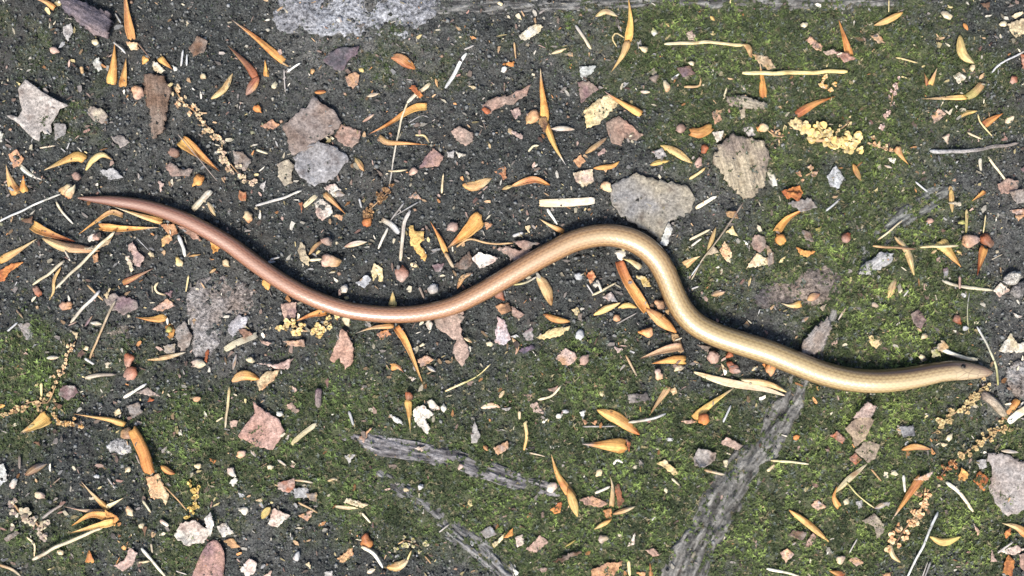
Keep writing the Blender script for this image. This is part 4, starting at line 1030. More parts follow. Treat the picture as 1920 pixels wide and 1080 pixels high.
L([(233,330),(255,278),(277,310),(282,350),(302,375),(296,418),(250,382)], 'cr','be', name='leaf_fragment', label='cream pointed scrap linked by a stalk to a tan nut'); LB([(298,352),(340,300),(392,268)], 24, 'ta','br'); O(395,276,32,'pk','gb',ry=20,ang=10); K([(303,386),(372,380)], 17, 'cr'); O(420,390,45,'pp','ta',ry=34,ang=10, label='round tan nut linked by a stalk to a cream scrap')
LB([(498,308),(560,290),(624,280)], 30, 'pp','wh'); L([(648,440),(665,398),(712,430),(714,502),(695,504),(685,462),(660,502)], 'st','cr', curl=6); L([(558,512),(620,468),(652,490),(610,542)], 'lg', tint=(.95,1,1.08)); O(820,456,44,'ru','pp',ry=36); O(1106,195,30,'pk','pp'); B([(768,645),(770,555)], 48, 'ye','st')
O(495,546,28,'lg','wh',ry=20); O(996,545,30,'gr','lg'); LB([(1132,544),(1165,480),(1220,455)], 28, 'pe','pp'); O(1370,577,34,'pk','ru'); B([(398,672),(310,692),(222,728)], 42, 'or', 'ru', label='orange-red husk tucked against the slow worm beside a yellow catkin')
CT([(150,760),(190,740),(270,782),(350,760),(455,720)], 74, 'cr', 'ye', dens=1.2, label='yellow-cream catkin just beside the slow worm', tint=(1.08,1.05,.95)); L([(150,842),(270,828),(278,870),(200,867)], 'pp','pe'); L([(138,630),(230,620),(222,702),(160,722)], 'pp','mv')
L([(418,932),(450,850),(480,768),(512,790),(552,880),(542,962),(500,1002),(470,932),(440,962)], 'pk','pp', curl=8, name='leaf', label='forked pinkish brown leaf scrap near the yellow-cream catkin'); O(510,722,30,'cr'); 
B([(775,752),(650,765),(560,795)], 28, 'or','cr', tip=(.7,.66,.6)); L([(678,800),(740,770),(762,800),(700,832)], 'or','pk'); B([(788,760),(850,860),(948,1105)], 46, 'or', 'ta', form='open'); G(3,'bud_husk','three-armed orange-brown husk lying near the slow worm')
L([(908,942),(960,918),(1002,945),(930,987)], 'pp','pe'); B([(755,985),(800,985),(830,1015)], 46, 'or','pe'); L([(830,1020),(902,1050),(880,1064)], 'pp','wh'); L([(1000,720),(1100,658),(1172,648),(1150,760),(1202,900),(1160,982),(1100,902),(1130,832),(1060,792),(1010,742)], 'gb','pp', name='leaf', label='torn grey-pink leaf strip lying near the slow worm', relief=5); O(975,742,24,'wh')
L([(1358,698),(1402,730),(1434,830),(1390,862),(1343,842)], 'lg','pp', name='leaf_fragment', label='lavender-white wedge-shaped leaf scrap near the slow worm', tint=(.98,.98,1.12)); K([(1148,1084),(1250,1030),(1322,968)], 9, 'ol','st'); L([(0,960),(100,970),(212,933),(190,987),(130,997)], 'pp','pk'); L([(0,1062),(60,1010),(132,1000),(100,1062),(20,1120)], 'pe','cr'); O(60,515,32,'am')
L([(20,830),(90,852),(70,865),(30,850)],'pp'); LB([(1170,820),(1215,845)],18,'cr'); L([(1345,640),(1420,620),(1440,670),(1380,690)],'pe','br'); L([(1420,450),(1440,520),(1400,500)],'gr'); O(890,410,18,'cr'); L([(990,410),(1060,400),(1040,450),(1010,450)],'gr','mv'); K([(920,530),(950,600)],16,'gb'); L([(1130,690),(1180,700),(1160,730)],'gb'); LB([(960,980),(1010,1010)],26,'lg'); O(1315,855,18,'cr'); K([(80,380),(130,365)],12,'lg'); K([(580,40),(595,90)],14,'lg'); O(935,860,12,'cr')
# ---- tile 2,1
tile(2, 1)
B([(150,62),(300,60),(462,48)], 46, 'cr', 'wh', prof='strip', form='flat', label='flat white wood splinter near the arched bend', name='wood_splinter'); K([(198,90),(252,182)], 18, 'wh'); B([(292,224),(220,190),(155,152)], 34, 'or', 'cr'); L([(73,200),(102,188),(97,242)], 'cr'); K([(0,248),(60,232)], 20, 'lg'); L([(0,280),(70,270),(160,290),(60,320)],'pk','gb')
L([(832,292),(860,210),(882,168),(904,202),(872,304)], 'wh','lg', curl=4); K([(1036,92),(1154,28)], 24, 'cr','wh', flat=.5, label='short cream wood splinter at the edge of the broad pale grey leaf'); K([(998,272),(1114,213)], 17, 'cr'); K([(1008,302),(1064,263)], 14, 'wh'); LB([(1147,196),(1120,280),(1093,354)], 24, 'st'); L([(1093,357),(1135,298),(1164,342)], 'be'); B([(968,412),(1020,380),(1064,358)], 46, 'pe','cr'); K([(1302,58),(1180,240),(1080,370),(1008,492)], 10, 'gb','be', label='thin grey stalk through a knot of cream scraps'); L([(1203,232),(1240,188),(1274,250)], 'cr','ye'); L([(1168,332),(1195,273),(1238,340),(1227,402),(1193,376)], 'cr','pe')
L([(1343,290),(1370,238),(1422,250),(1434,310),(1400,342),(1360,322)], 'pk','gb', name='leaf_fragment', label='pinkish brown scrap touching a pale pointed one'); L([(1312,434),(1380,343),(1445,380),(1470,400),(1422,412)], 'pe','cr'); L([(1200,112),(1262,108),(1274,152),(1220,142)], 'ta','br'); L([(1300,270),(1330,290),(1325,305)],'wh')
O(612,350,30,'wh'); B([(725,428),(670,390),(618,374)], 36, 'cr','ye'); L([(698,470),(750,473),(784,530),(740,534),(720,492)], 'ye','cr', curl=5)
B([(600,385),(650,500),(755,665)], 58, 'ru', 'am', form='open', prof='strip'); B([(755,655),(850,732),(925,790)], 62, 'pe', 'or', prof='leaf'); L([(895,795),(935,800),(970,890),(945,910),(910,850)], 'br','ta'); G(3,'bud_husk','long split husk in the crook of the slow worm, rusty and orange')
B([(950,868),(850,890),(715,940)], 50, 'pk', 'pp', form='open'); B([(978,945),(900,945),(785,965)], 56, 'am', 'or'); G(2,'bud_husk','forked pink and orange husk end near a long split husk')
O(940,990,26,'cr','be',ry=18); O(825,1026,28,'pe','pp'); L([(573,870),(628,885),(590,907)], 'pp'); O(760,790,32,'pe','or'); LB([(460,692),(530,657),(610,623)], 36, 'ye','st', label='yellow sliver paired end to end with a shorter one'); LB([(597,652),(650,637),(704,650)], 32, 'ye'); LB([(140,468),(190,540),(222,638)], 64, 'cr','ta', form='convex', label='cream pointed leaf sliver by itself near the arched bend'); K([(0,522),(80,510),(144,472)], 13, 'ol','lg')
L([(418,470),(450,438),(472,480),(440,522)], 'ru','pe'); K([(448,582),(584,513)], 14, 'cr'); K([(478,498),(502,562)], 20, 'wh'); K([(420,520),(462,580)], 10, 'lg'); L([(508,592),(560,558),(594,622),(540,612)], 'gr','pp'); B([(178,688),(250,718),(326,728)], 40, 'or','am', prof='leaf'); L([(133,817),(230,768),(328,753),(290,802),(180,832)], 'be','st', label='fuzzy beige strip near an orange husk'); L([(333,660),(370,648),(392,692),(360,694)], 'st','cr'); L([(370,690),(395,680),(390,730),(375,720)],'gb')
L([(0,640),(72,690),(40,712),(0,692)], 'pp','pk'); L([(58,800),(112,758),(122,832),(80,834)], 'gr','mv'); L([(38,890),(112,858),(132,880),(60,912)], 'mv','dk', tint=(1,1.05,1.3)); LB([(0,818),(30,870),(20,914)], 22, 'cr','pp'); O(380,802,26,'lg'); L([(243,932),(300,878),(342,900),(372,930),(330,972),(290,972)], 'pp','pe', name='leaf_fragment', label='crumpled pink scrap with a brown one beside, at the moss edge'); O(406,946,32,'pk','pp'); K([(638,918),(702,1034)], 14, 'ta','be'); K([(590,742),(704,678)], 8, 'gr')
O(1132,930,36,'pk','pp'); O(1222,916,22,'ru'); O(1242,985,36,'ru','pk',ry=24,ang=50); L([(1175,958),(1210,1000),(1190,1010)], 'cr'); L([(1408,970),(1445,958),(1445,1012)], 'or'); LB([(1348,1004),(1384,978)], 24, 'cr'); O(832,632,30,'pe','br'); O(590,710,20,'pe'); O(375,475,24,'lg'); LB([(1120,580),(1200,560)],36,'gb','pp'); K([(1010,545),(1050,530)],12,'lg'); LB([(1330,530),(1345,470)],14,'st'); K([(1010,470),(1060,400)],8,'lg'); L([(900,640),(880,690),(860,670)],'ta'); L([(1040,860),(1120,870),(1100,905)],'gb')
OX[0], OX[1] = 0, 0
B([(3903,2094),(4080,2148),(4290,2186),(4416,2225)], 42, 'cr', 'wh', prof='leaf', form='flat'); B([(4170,2136),(4320,2160),(4425,2205)], 34, 'cr', 'st', prof='leaf', form='convex'); G(2,'wood_splinter','pair of cream wood splinters lying across moss beside the thick root')
# ---- tile 3,1
tile(3, 1)
B([(45,228),(110,150),(214,92)], 50, 'am', 'or', label='amber husk with orange stub beside moss and a grey scrap'); O(70,266,32,'or','am'); L([(98,0),(192,8),(172,52),(140,32)], 'ru','or'); L([(110,60),(240,30),(280,90),(180,110)],'gb','gr'); K([(318,112),(404,38)], 14, 'lg'); L([(263,205),(302,193),(292,227)], 'ye','ol'); O(440,256,30,'ru','pk'); L([(158,308),(210,328),(268,334),(220,367),(180,352)], 'or','am'); L([(190,210),(240,230),(260,280),(210,270)],'gb','br')
LB([(712,250),(780,330),(822,468)], 40, 'be','st', label='beige twisted sliver crossing a tan stalk on moss'); K([(588,300),(740,316),(834,320)], 15, 'ta','br'); K([(618,272),(754,158)], 11, 'cr'); B([(190,628),(130,640),(72,624)], 42, 'am','cr'); LB([(222,606),(292,572)], 44, 'pe','pk', form='convex'); L([(288,652),(332,628),(312,672)], 'be'); LB([(190,730),(230,700)], 22, 'lg')
B([(960,272),(1030,352),(1086,422)], 80, 'ye', 'am', label='bright yellow tapering husk on a level straw'); K([(858,312),(1074,298)], 17, 'st','cr'); K([(1116,98),(1116,232)], 18, 'st','ol', flat=.6); O(1138,277,44,'pe','pp',ry=34,ang=-10, label='tan seed between yellow husk and rust-red husk'); O(1236,276,40,'ru','br',ry=30); B([(1218,308),(1196,390),(1178,470)], 48, 'or','ru', form='open'); G(2,'bud_husk','rust-red husk with a rounded brown cap'); K([(1226,128),(1210,232)], 9, 'st'); LB([(1030,-20),(1037,114)], 32, 'ye','st'); B([(1222,-4),(1146,52)], 26, 'or','am'); L([(1358,100),(1450,92),(1450,142),(1400,132)], 'or','pp'); L([(1390,130),(1440,130),(1410,165)],'pe')
L([(1268,552),(1310,508),(1364,550),(1300,592)], 'pp','wh'); K([(982,498),(1100,532),(1264,556)], 21, 'be','cr', label='beige stalk lying between pebbles and yellow husk'); K([(1076,470),(1076,548)], 16, 'pk'); LB([(673,596),(695,550),(718,486)], 42, 'ye','cr', form='convex', label='yellow-cream petal standing out on bright moss'); L([(803,690),(845,658),(893,720),(860,772),(820,742)], 'mv','gb', curl=8); L([(563,810),(620,808),(642,840),(610,882),(580,862)], 'cr','st', name='leaf_fragment', label='cream scrap alone on moss near the slow worm'); O(878,812,20,'cr'); O(868,932,20,'cr'); O(1065,716,26,'pk','ru')
K([(1132,568),(1120,680),(1130,792)], 8, 'gr','ol'); K([(1176,756),(1240,870),(1282,970),(1294,1090)], 15, 'lg','ol', label='thin grey-green stalk bending round in front of the slow worm\'s head'); L([(1297,892),(1370,792),(1402,850),(1450,843),(1470,900),(1330,904)], 'wh','cr', name='leaf_fragment', label='whitish three-pointed leaf scrap beyond the slow worm\'s snout'); K([(966,878),(1080,920),(1184,947)], 25, 'wh','cr', label='white stick lying just behind the slow worm\'s head', taper=.9); L([(928,882),(985,833),(1017,870),(980,902)], 'ta','be'); L([(915,890),(950,880),(975,920),(925,930)],'be','ol'); L([(-10,290),(32,340),(32,400),(0,422)], 'ta','gb'); L([(1378,680),(1432,698),(1402,714)], 'pp','wh'); O(15,1000,30,'or','pe')
LB([(1060,330),(1090,345)],14,'st'); L([(985,430),(1015,420),(1010,480),(990,490)],'mv','gr'); O(745,555,14,'cr'); LB([(920,345),(950,325)],18,'cr'); K([(760,590),(790,555)],10,'lg'); LB([(395,720),(440,650)],12,'lg'); O(1110,765,16,'lg'); O(910,160,22,'pk'); O(1090,170,18,'ol'); K([(1260,380),(1320,350)],6,'be'); O(600,635,18,'wh'); L([(1000,60),(1090,55),(1080,80)],'be'); L([(1360,0),(1440,-20),(1460,50),(1400,70)],'gb','gr')
# ---- tile 0,2
tile(0, 2)
B([(278,178),(205,228),(106,284)], 84, 'am', 'ye', tip=(.68,.6,.5), label='plump amber husk with pale tip near catkin crumbs and bare soil'); CT([(312,5),(290,60),(262,108),(180,100),(92,140),(28,182)], 56, 'pe', 'st', dens=1.1, label='peach-coloured catkin curling along the moss beside a plump husk'); CT([(300,170),(350,225),(400,220),(460,232)], 48, 'cr', 'am', label='short cream catkin end beside a plump amber husk'); L([(298,100),(352,118),(330,142)], 'br','pk'); K([(235,-5),(236,72)], 18, 'st')
B([(705,228),(600,198),(412,168)], 34, 'am', 'pe'); O(715,278,36,'ta','pk'); B([(740,250),(800,370),(842,500)], 66, 'am', 'or', prof='strip'); G(3,'bud_husk','jointed orange husk with a long thin arm'); L([(818,525),(892,503),(932,590),(952,630),(930,682),(900,642),(848,642)], 'cr','pe', name='leaf_fragment', label='pale cream torn scrap at the foot of the jointed orange husk'); K([(928,578),(990,640),(1052,712)], 9, 'ta')
L([(638,160),(670,133),(682,160),(650,182)], 'cr'); L([(713,120),(780,103),(802,160),(740,192)], 'gb','gr'); L([(328,60),(350,8),(420,8),(442,50),(380,92)], 'gr','mv', name='leaf_fragment', label='grey-mauve round scrap beside the peach-coloured catkin'); K([(696,74),(760,32),(824,-4)], 21, 'wh','lg', flat=.5); L([(758,50),(830,18),(904,67),(830,62)], 'gb','pp'); L([(828,102),(842,68),(868,90)], 'ru')
K([(1287,16),(1270,244)], 18, 'st','be', label='straight straw-coloured stalk on moss near the big pink leaf'); K([(1218,212),(1257,188)], 11, 'cr'); LB([(905,460),(945,490),(985,505)], 36, 'or','ru'); L([(1178,418),(1218,430),(1200,454)], 'ru','or'); CT([(1108,560),(1110,620),(1085,680),(1062,745)], 88, 'gd', 'ye', dens=1.7, label='golden bristly flower tuft on moss edge')
B([(610,708),(530,630),(455,548)], 34, 'am', 'cr', tip=(.7,.6,.45)); B([(600,692),(640,672),(696,640)], 26, 'cr'); B([(600,718),(480,712),(362,690)], 26, 'pe','pp'); B([(655,765),(520,735),(400,800)], 56, 'or','am', form='open'); B([(640,775),(510,808),(385,842)], 42, 'am','ta', form='open'); L([(590,705),(668,755),(645,800),(600,765)], 'or','am'); G(6,'bud_husk','star-shaped orange husk cluster with five arms')
K([(187,984),(380,890),(575,808)], 22, 'be','cr', label='beige straw lying near the star-shaped husk cluster'); K([(240,752),(362,676)], 20, 'gr','gb'); K([(606,526),(654,594)], 12, 'lg'); CT([(70,670),(140,750),(200,780),(255,860)], 92, 'cr', 'pp', dens=1.2, label='pale frilly catkin beside the star-shaped husk cluster'); K([(148,858),(190,900),(192,972)], 13, 'cr'); LB([(142,514),(200,475),(264,448)], 44, 'mv','gb'); L([(-10,450),(22,448),(42,540),(-10,582)], 'wh','lg'); O(76,560,30,'pp','wh')
O(730,717,27,'pe','cr'); K([(803,658),(852,724)], 16, 'cr'); O(221,627,26,'cr','pp'); B([(505,1008),(500,932)], 52, 'or','ru'); L([(1078,1090),(1108,1005),(1140,938),(1168,897),(1198,876),(1222,880),(1242,902),(1258,942),(1264,985),(1262,1030),(1252,1080),(1240,1130),(1072,1130)], 'mv','pk', relief=2, curl=2, jagged=.06, name='leaf', label='smooth purplish brown leaf blade with a rounded tip', tint=(1.15,1.05,1.0)); L([(978,852),(1020,778),(1100,768),(1184,830),(1150,892),(1060,912),(1000,882)], 'wh','pp', curl=10, name='leaf_fragment', label='crinkled greyish white scrap beside the golden flower tuft'); L([(1148,760),(1185,718),(1204,790),(1180,862)], 'wh','lg'); L([(1218,800),(1270,778),(1314,840),(1250,862)], 'lg','wh'); L([(1258,880),(1310,868),(1354,920),(1300,924)], 'pe','ta'); K([(902,768),(948,802)], 24, 'pp','wh')
L([(1348,1042),(1400,978),(1445,1010),(1432,1062),(1390,1086)], 'pp','wh'); K([(797,926),(860,1000),(934,1088)], 19, 'wh','cr'); L([(638,1022),(700,990),(730,918),(774,950),(750,1012),(690,1054)], 'pp','pk', name='leaf_fragment', label='crumpled pink scrap near the beige straw and orange stub'); B([(690,932),(722,886)], 30, 'or','pe'); K([(-10,1016),(60,1040),(114,1078)], 20, 'ta','be')
L([(1338,292),(1380,230),(1432,168),(1420,96),(1482,150),(1560,190),(1602,262),(1582,300),(1552,340),(1532,372),(1440,352),(1370,310)], 'pk','pp', relief=3, jagged=.15, name='leaf', label='large dusty pink leaf fragment on moss', tint=(1.1,1.0,1.0)); O(1356,396,26,'pe','pp'); O(1112,460,20,'cr'); L([(1288,560),(1320,523),(1337,545),(1312,577)], 'wh'); O(1302,495,25,'pp','wh'); O(1372,712,24,'wh'); L([(185,330),(220,320),(225,350)],'br'); K([(105,400),(110,480)],18,'gb'); K([(300,560),(340,525)],10,'gb'); O(545,520,16,'lg'); O(340,945,18,'cr'); O(1105,85,20,'pe'); L([(1290,210),(1340,205),(1330,245),(1300,245)],'pp','gb'); K([(850,900),(860,950)],16,'be'); K([(770,1010),(840,1000)],14,'cr'); L([(800,810),(825,800),(815,870)],'br'); O(795,797,16,'cr'); L([(0,110),(30,118),(0,140)],'am'); LB([(1410,370),(1440,410)],20,'lg'); K([(765,395),(785,450)],10,'gb'); LB([(690,900),(660,880)],12,'st'); L([(20,870),(90,820),(110,840),(40,890)],'gr','gb'); K([(990,1050),(1050,1070)],10,'lg'); O(720,480,18,'cr')
# ---- tile 1,2
tile(1, 2)
L([(163,120),(200,103),(244,150),(220,167)], 'pp','gb'); K([(354,28),(356,134)], 46, 'mv','gb', mat='bark', name='twig'); B([(198,342),(260,282),(338,226)], 28, 'st','cr', prof='strip', label='flat straw-coloured sliver at the end of the thin root'); L([(578,300),(648,243),(606,332)], 'pe','pp', label='peach-coloured pointed scrap lying on the thin blue-grey root'); L([(888,360),(952,348),(932,382)], 'pp','wh')
B([(855,88),(862,170),(868,264)], 44, 'am','ye'); O(860,68,24,'ru','br'); G(2,'bud_husk','slim amber spike husk with a rust cap beside a white scrap'); L([(888,140),(940,118),(1002,170),(950,202),(982,250),(960,282),(910,232),(883,182)], 'wh','lg', curl=7, name='leaf_fragment', label='white lobed scrap beside a slim amber spike'); L([(958,100),(990,83),(1037,140),(990,152)], 'wh','pp'); L([(748,170),(800,188),(832,230),(780,212)], 'lg','wh'); K([(1066,38),(1184,-14)], 13, 'st'); LB([(1266,134),(1330,120),(1374,132)], 34, 'wh','pp'); L([(1208,290),(1230,206),(1262,290),(1240,332),(1210,332)], 'lg','gr', tint=(.9,.93,.95))
L([(1333,360),(1412,318),(1422,360),(1360,402)], 'pp','pe'); LB([(1368,78),(1398,36)], 22, 'cr'); L([(118,555),(217,528),(217,580),(180,612),(123,592)], 'ru','pp', name='leaf_fragment', label='reddish pink square scrap with a stalk'); K([(218,540),(324,556)], 16, 'ta','be'); L([(208,590),(290,578),(302,640),(220,642)], 'gr','lg'); L([(278,620),(342,608),(342,662),(300,652)], 'ta','gb'); K([(238,663),(344,724)], 13, 'ta'); L([(238,740),(332,698),(290,772)], 'pe','pp'); L([(-5,650),(47,643),(30,692)], 'cr','pe'); LB([(33,758),(55,722),(82,692)], 42, 'ol','ye'); L([(68,790),(100,698),(194,740),(120,807)], 'wh','pp', name='leaf_fragment', label='white pointed scrap beside an olive sliver')
L([(490,665),(510,640),(634,678),(600,698)], 'wh','cr', name='wood_splinter'); B([(438,688),(500,695),(575,700)], 22, 'cr', prof='leaf', form='flat'); K([(598,728),(644,784)], 14, 'cr'); LB([(402,546),(440,535),(468,546)], 20, 'cr'); O(622,886,38,'ru','or', label='rust-orange seed beside a curved cream stalk'); K([(596,918),(660,958),(714,1030)], 22, 'cr','wh', label='curved cream stalk near a rust-orange seed'); L([(453,982),(540,918),(548,960),(490,1007)], 'pe','ta'); B([(735,1030),(800,1025),(858,985)], 54, 'am','cr', prof='leaf', form='convex'); K([(850,990),(872,938)], 11, 'st'); G(2,'bud_husk','pale orange scoop-shaped husk with a hooked stalk')
CT([(800,900),(850,880),(930,915)], 62, 'be', 'ol', dens=1.0, label='greenish beige flower cluster in moss near the pale grey root'); L([(1328,902),(1402,838),(1382,880),(1340,922)], 'cr','ye'); L([(1388,870),(1445,808),(1445,852)], 'or','am'); LB([(625,1062),(670,1040)], 28, 'wh'); L([(1258,830),(1320,798),(1354,850),(1290,870)], 'gr','gb'); L([(278,1012),(300,1000),(310,1040)], 'cr'); K([(518,150),(547,236)], 17, 'gr','lg'); K([(950,970),(985,1010)],10,'ta'); L([(500,400),(560,395),(520,450)],'lg','wh'); O(80,468,18,'cr'); LB([(120,425),(170,460)],14,'lg'); O(230,970,24,'lg'); O(925,580,18,'lg'); O(1055,135,20,'wh'); LB([(1280,345),(1305,375)],24,'pe'); L([(385,1060),(430,1050),(430,1090),(390,1095)],'lg'); O(135,168,18,'wh'); K([(1030,835),(1090,790)],10,'lg'); O(1150,465,16,'pp'); L([(40,1080),(90,1050),(80,1090)],'pp'); L([(1380,140),(1440,130),(1420,150)],'lg'); O(845,595,14,'cr')
# ---- tile 2,2
tile(2, 2)
LB([(480,145),(590,192),(718,284)], 66, 'am', 'or', form='convex'); K([(655,216),(770,200),(864,163)], 17, 'be','lg'); G(2,'bud_husk','orange leaf-shaped husk with a grey stalk through its end'); B([(648,350),(560,345),(396,338)], 88, 'am', 'or', tip=(.68,.6,.56)); L([(640,308),(668,328),(657,384)], 'ru','br'); G(2,'bud_husk','bright amber cone-shaped husk with white tip on moss'); K([(85,212),(70,222),(80,300),(64,376)], 21, 'st','am', label='straight yellowish sliver beside the end of the thin root'); K([(98,385),(184,407)], 10, 'be')
B([(884,14),(830,90),(768,184)], 36, 'pe','ta'); L([(890,40),(920,15),(930,50),(905,65)], 'ta','cr'); B([(1022,195),(1120,112),(1252,20)], 46, 'am', 'ye', tip=(.68,.6,.5), label='amber husk pointing at the cream wood splinters'); O(1080,196,34,'ru','or'); K([(1188,213),(1232,117)], 15, 'lg'); L([(950,210),(1010,198),(1042,215),(990,225)], 'pe','pp'); L([(1168,335),(1210,298),(1304,345),(1270,372)], 'pp','gb', name='leaf_fragment', label='grey-pink scrap at the edge of the thick root')
L([(1018,420),(1050,358),(1152,390),(1140,432),(1080,472),(1030,462)], 'gr','gb', curl=12, relief=6, name='leaf', label='curled dark grey leaf roll on moss near the thick root'); K([(1082,480),(1194,507)], 17, 'ta','be'); B([(345,640),(262,520),(218,388)], 52, 'or', 'am', tip=(.6,.4,.25)); B([(315,585),(345,670),(368,746)], 50, 'am','ye', prof='leaf'); G(2,'bud_husk','long orange husk blade split at one end'); L([(213,710),(282,658),(272,722),(240,732)], 'ru','or')
L([(378,650),(450,628),(542,670),(500,692),(420,682)], 'pe','pk'); B([(560,690),(566,580),(548,506)], 32, 'ta','cr'); L([(578,580),(600,558),(632,660),(600,702)], 'ru','br'); LB([(565,732),(630,712),(694,688)], 28, 'pe','cr'); L([(513,710),(560,700),(562,762),(530,772)], 'or','pe'); LB([(558,764),(510,790),(462,817)], 24, 'am','st'); G(6,'bud_husk','tangled orange and pink husk cluster with curling arms'); K([(466,617),(554,573)], 18, 'wh')
L([(813,450),(860,423),(938,500),(910,514),(860,472)], 'st','cr', name='leaf_fragment', label='straw-coloured folded scrap alone on moss'); K([(897,528),(942,574)], 15, 'cr'); K([(570,452),(590,430),(624,446)], 15, 'wh'); L([(648,917),(692,836),(692,902)], 'wh','pp'); O(511,870,27,'pp','cr'); L([(443,1050),(520,1010),(624,998),(580,1072),(550,1104),(450,1094)], 'pe','pk', name='leaf', label='salmon-coloured leaf scrap on moss near the tangled husk cluster'); L([(748,935),(800,923),(834,960),(790,972)], 'pp','pk'); K([(658,996),(666,1084)], 21, 'st'); B([(782,1085),(776,1005)], 26, 'ru'); L([(698,1060),(752,1058),(742,1095)], 'or','pe')
L([(78,930),(160,848),(207,890),(130,952)], 'pp','pk', name='leaf_fragment', label='pale pink folded scrap beside white crumbs near the pale grey root'); L([(15,860),(60,845),(70,900),(30,920)], 'pp','be'); L([(218,1012),(330,948),(394,943),(300,992)], 'gb','br', 'bark', grain=-.4, relief=3, name='bark_flake', label='narrow brown bark flake near a pink folded scrap'); L([(58,60),(112,58),(100,104)], 'pp'); L([(100,110),(140,100),(180,165),(120,160)], 'pp','gb'); O(225,580,28,'pp','wh'); K([(148,88),(220,70),(274,6)], 15, 'cr'); L([(200,30),(260,10),(240,50)], 'pk','gb'); L([(378,160),(412,148),(402,202)], 'wh'); L([(440,215),(480,205),(470,235)], 'pe'); K([(396,242),(584,235)], 10, 'gr'); K([(40,150),(42,200)],20,'cr'); O(265,180,16,'wh'); O(300,155,16,'lg'); L([(390,190),(425,215),(410,230)],'pe','br'); LB([(495,40),(520,70)],28,'ol','cr'); O(490,500,20,'cr'); L([(650,60),(760,50),(780,90),(660,110)],'gr','dk'); LB([(300,915),(360,875)],12,'ol'); L([(140,1040),(200,1030),(190,1070)],'pk','gb'); O(865,595,14,'cr'); L([(1190,430),(1215,425),(1210,470),(1195,465)],'cr'); L([(0,1030),(40,1060),(20,1085)],'wh'); K([(790,770),(810,745)],14,'wh')
# ---- tile 3,2
tile(3, 2)
L([(433,250),(490,198),(540,178),(602,200),(570,262),(550,312),(490,352),(470,292)], 'be','gb', curl=7, name='leaf', label='tan-grey lobed leaf scrap on bright moss near the slow worm', tint=(.9,.85,.8)); L([(478,190),(560,98),(613,130),(580,192)], 'pp','gb'); L([(488,380),(550,318),(634,340),(602,422),(560,442)], 'be','gb', name='leaf', label='grey-tan round scrap with a red one tucked under', tint=(.9,.88,.86)); L([(348,290),(390,263),(438,310),(420,337)], 'pk','ru'); L([(458,420),(490,388),(528,425),(490,457)], 'ru','pk')
K([(18,428),(120,435),(228,451)], 15, 'st','cr'); K([(-5,495),(37,453)], 22, 'cr'); B([(378,612),(450,540),(560,446)], 34, 'st','cr', prof='leaf'); B([(402,695),(372,640),(388,575)], 38, 'or','am'); K([(443,553),(510,630),(604,702)], 10, 'ol','st'); G(3,'bud_husk','bent straw-coloured husk with orange foot and thin stalk on moss'); K([(578,478),(637,548)], 13, 'ta'); B([(752,370),(830,353),(914,367)], 36, 'or','pe', prof='leaf')
CT([(1225,-5),(1170,60),(1100,130),(1030,180),(955,262)], 62, 'st', 'ta', dens=1.3, label='tan catkin coming out from under the slow worm\'s chin'); CT([(1345,225),(1250,290),(1150,360),(1070,420)], 60, 'ta', 'st', dens=1.3, label='brownish catkin pointing at the large pinkish grey leaf'); CT([(1060,420),(1000,480),(960,530)], 50, 'ta', 'ru', dens=1); K([(1205,44),(1260,112),(1326,186)], 56, 'gb','be', mat='bark', taper=.95, name='twig', label='short thick grey-beige twig piece by the slow worm\'s snout', tint=(1.35,1.3,1.25))
B([(1325,215),(1360,150),(1408,88)], 46, 'pe','am', prof='strip'); B([(1352,216),(1400,175),(1470,130)], 42, 'wh','cr', prof='strip', form='flat', name='wood_splinter'); L([(1068,540),(1090,468),(1134,510),(1112,547)], 'or','am'); L([(1153,545),(1190,488),(1244,530),(1215,602)], 'or','ru', name='leaf_fragment', label='orange two-pointed scrap at the edge of the large pinkish grey leaf'); B([(865,522),(800,612),(696,766)], 52, 'ru', 'am', tip=(.7,.62,.5), label='rust and amber husk with white tip beside catkin crumbs'); L([(818,540),(932,488),(902,542)], 'pe','pp'); K([(763,516),(771,604)], 19, 'wh')
CT([(885,580),(872,680),(800,780),(740,860),(708,925)], 84, 'pe', 'cr', dens=1.3, label='peach and cream catkin chain on moss beside a long pale stalk'); LB([(688,896),(700,960),(745,1004)], 30, 'cr','st'); K([(1006,556),(1080,620),(1154,714)], 23, 'wh','cr', flat=.5, label='white splinter near two orange scraps'); K([(952,716),(880,890),(782,1090)], 17, 'lg','wh', label='long pale grey stalk slanting across moss'); K([(912,998),(878,1086)], 13, 'gr'); LB([(910,858),(990,890),(1086,858)], 42, 'ye','ol', form='convex', label='yellow sliver on bright moss near the long pale grey stalk'); L([(1153,780),(1197,830),(1180,854)], 'pe','pp')
B([(1460,850),(1400,805),(1316,782)], 54, 'or','cr'); L([(1328,842),(1362,808),(1370,840),(1340,870)], 'ru','or'); L([(1318,1062),(1350,956),(1388,1000),(1372,1085)], 'or','ru', name='leaf_fragment', label='straight orange scrap beside pinkish white shreds'); L([(1288,940),(1400,908),(1450,930),(1380,962)], 'pp','wh'); L([(528,770),(600,728),(654,790),(652,832),(610,872),(600,802)], 'be','gb', name='leaf', label='hooked tan-grey scrap on moss', tint=(.9,.85,.8)); L([(243,680),(280,648),(328,690),(280,712)], 'pe','pp'); LB([(120,710),(230,790),(342,886)], 38, 'am','ye', label='slim amber spindle husk on moss beside the thick root'); L([(108,850),(150,818),(222,840),(190,882)], 'gb','br'); L([(203,920),(250,838),(272,860),(240,912)], 'pp','pk')
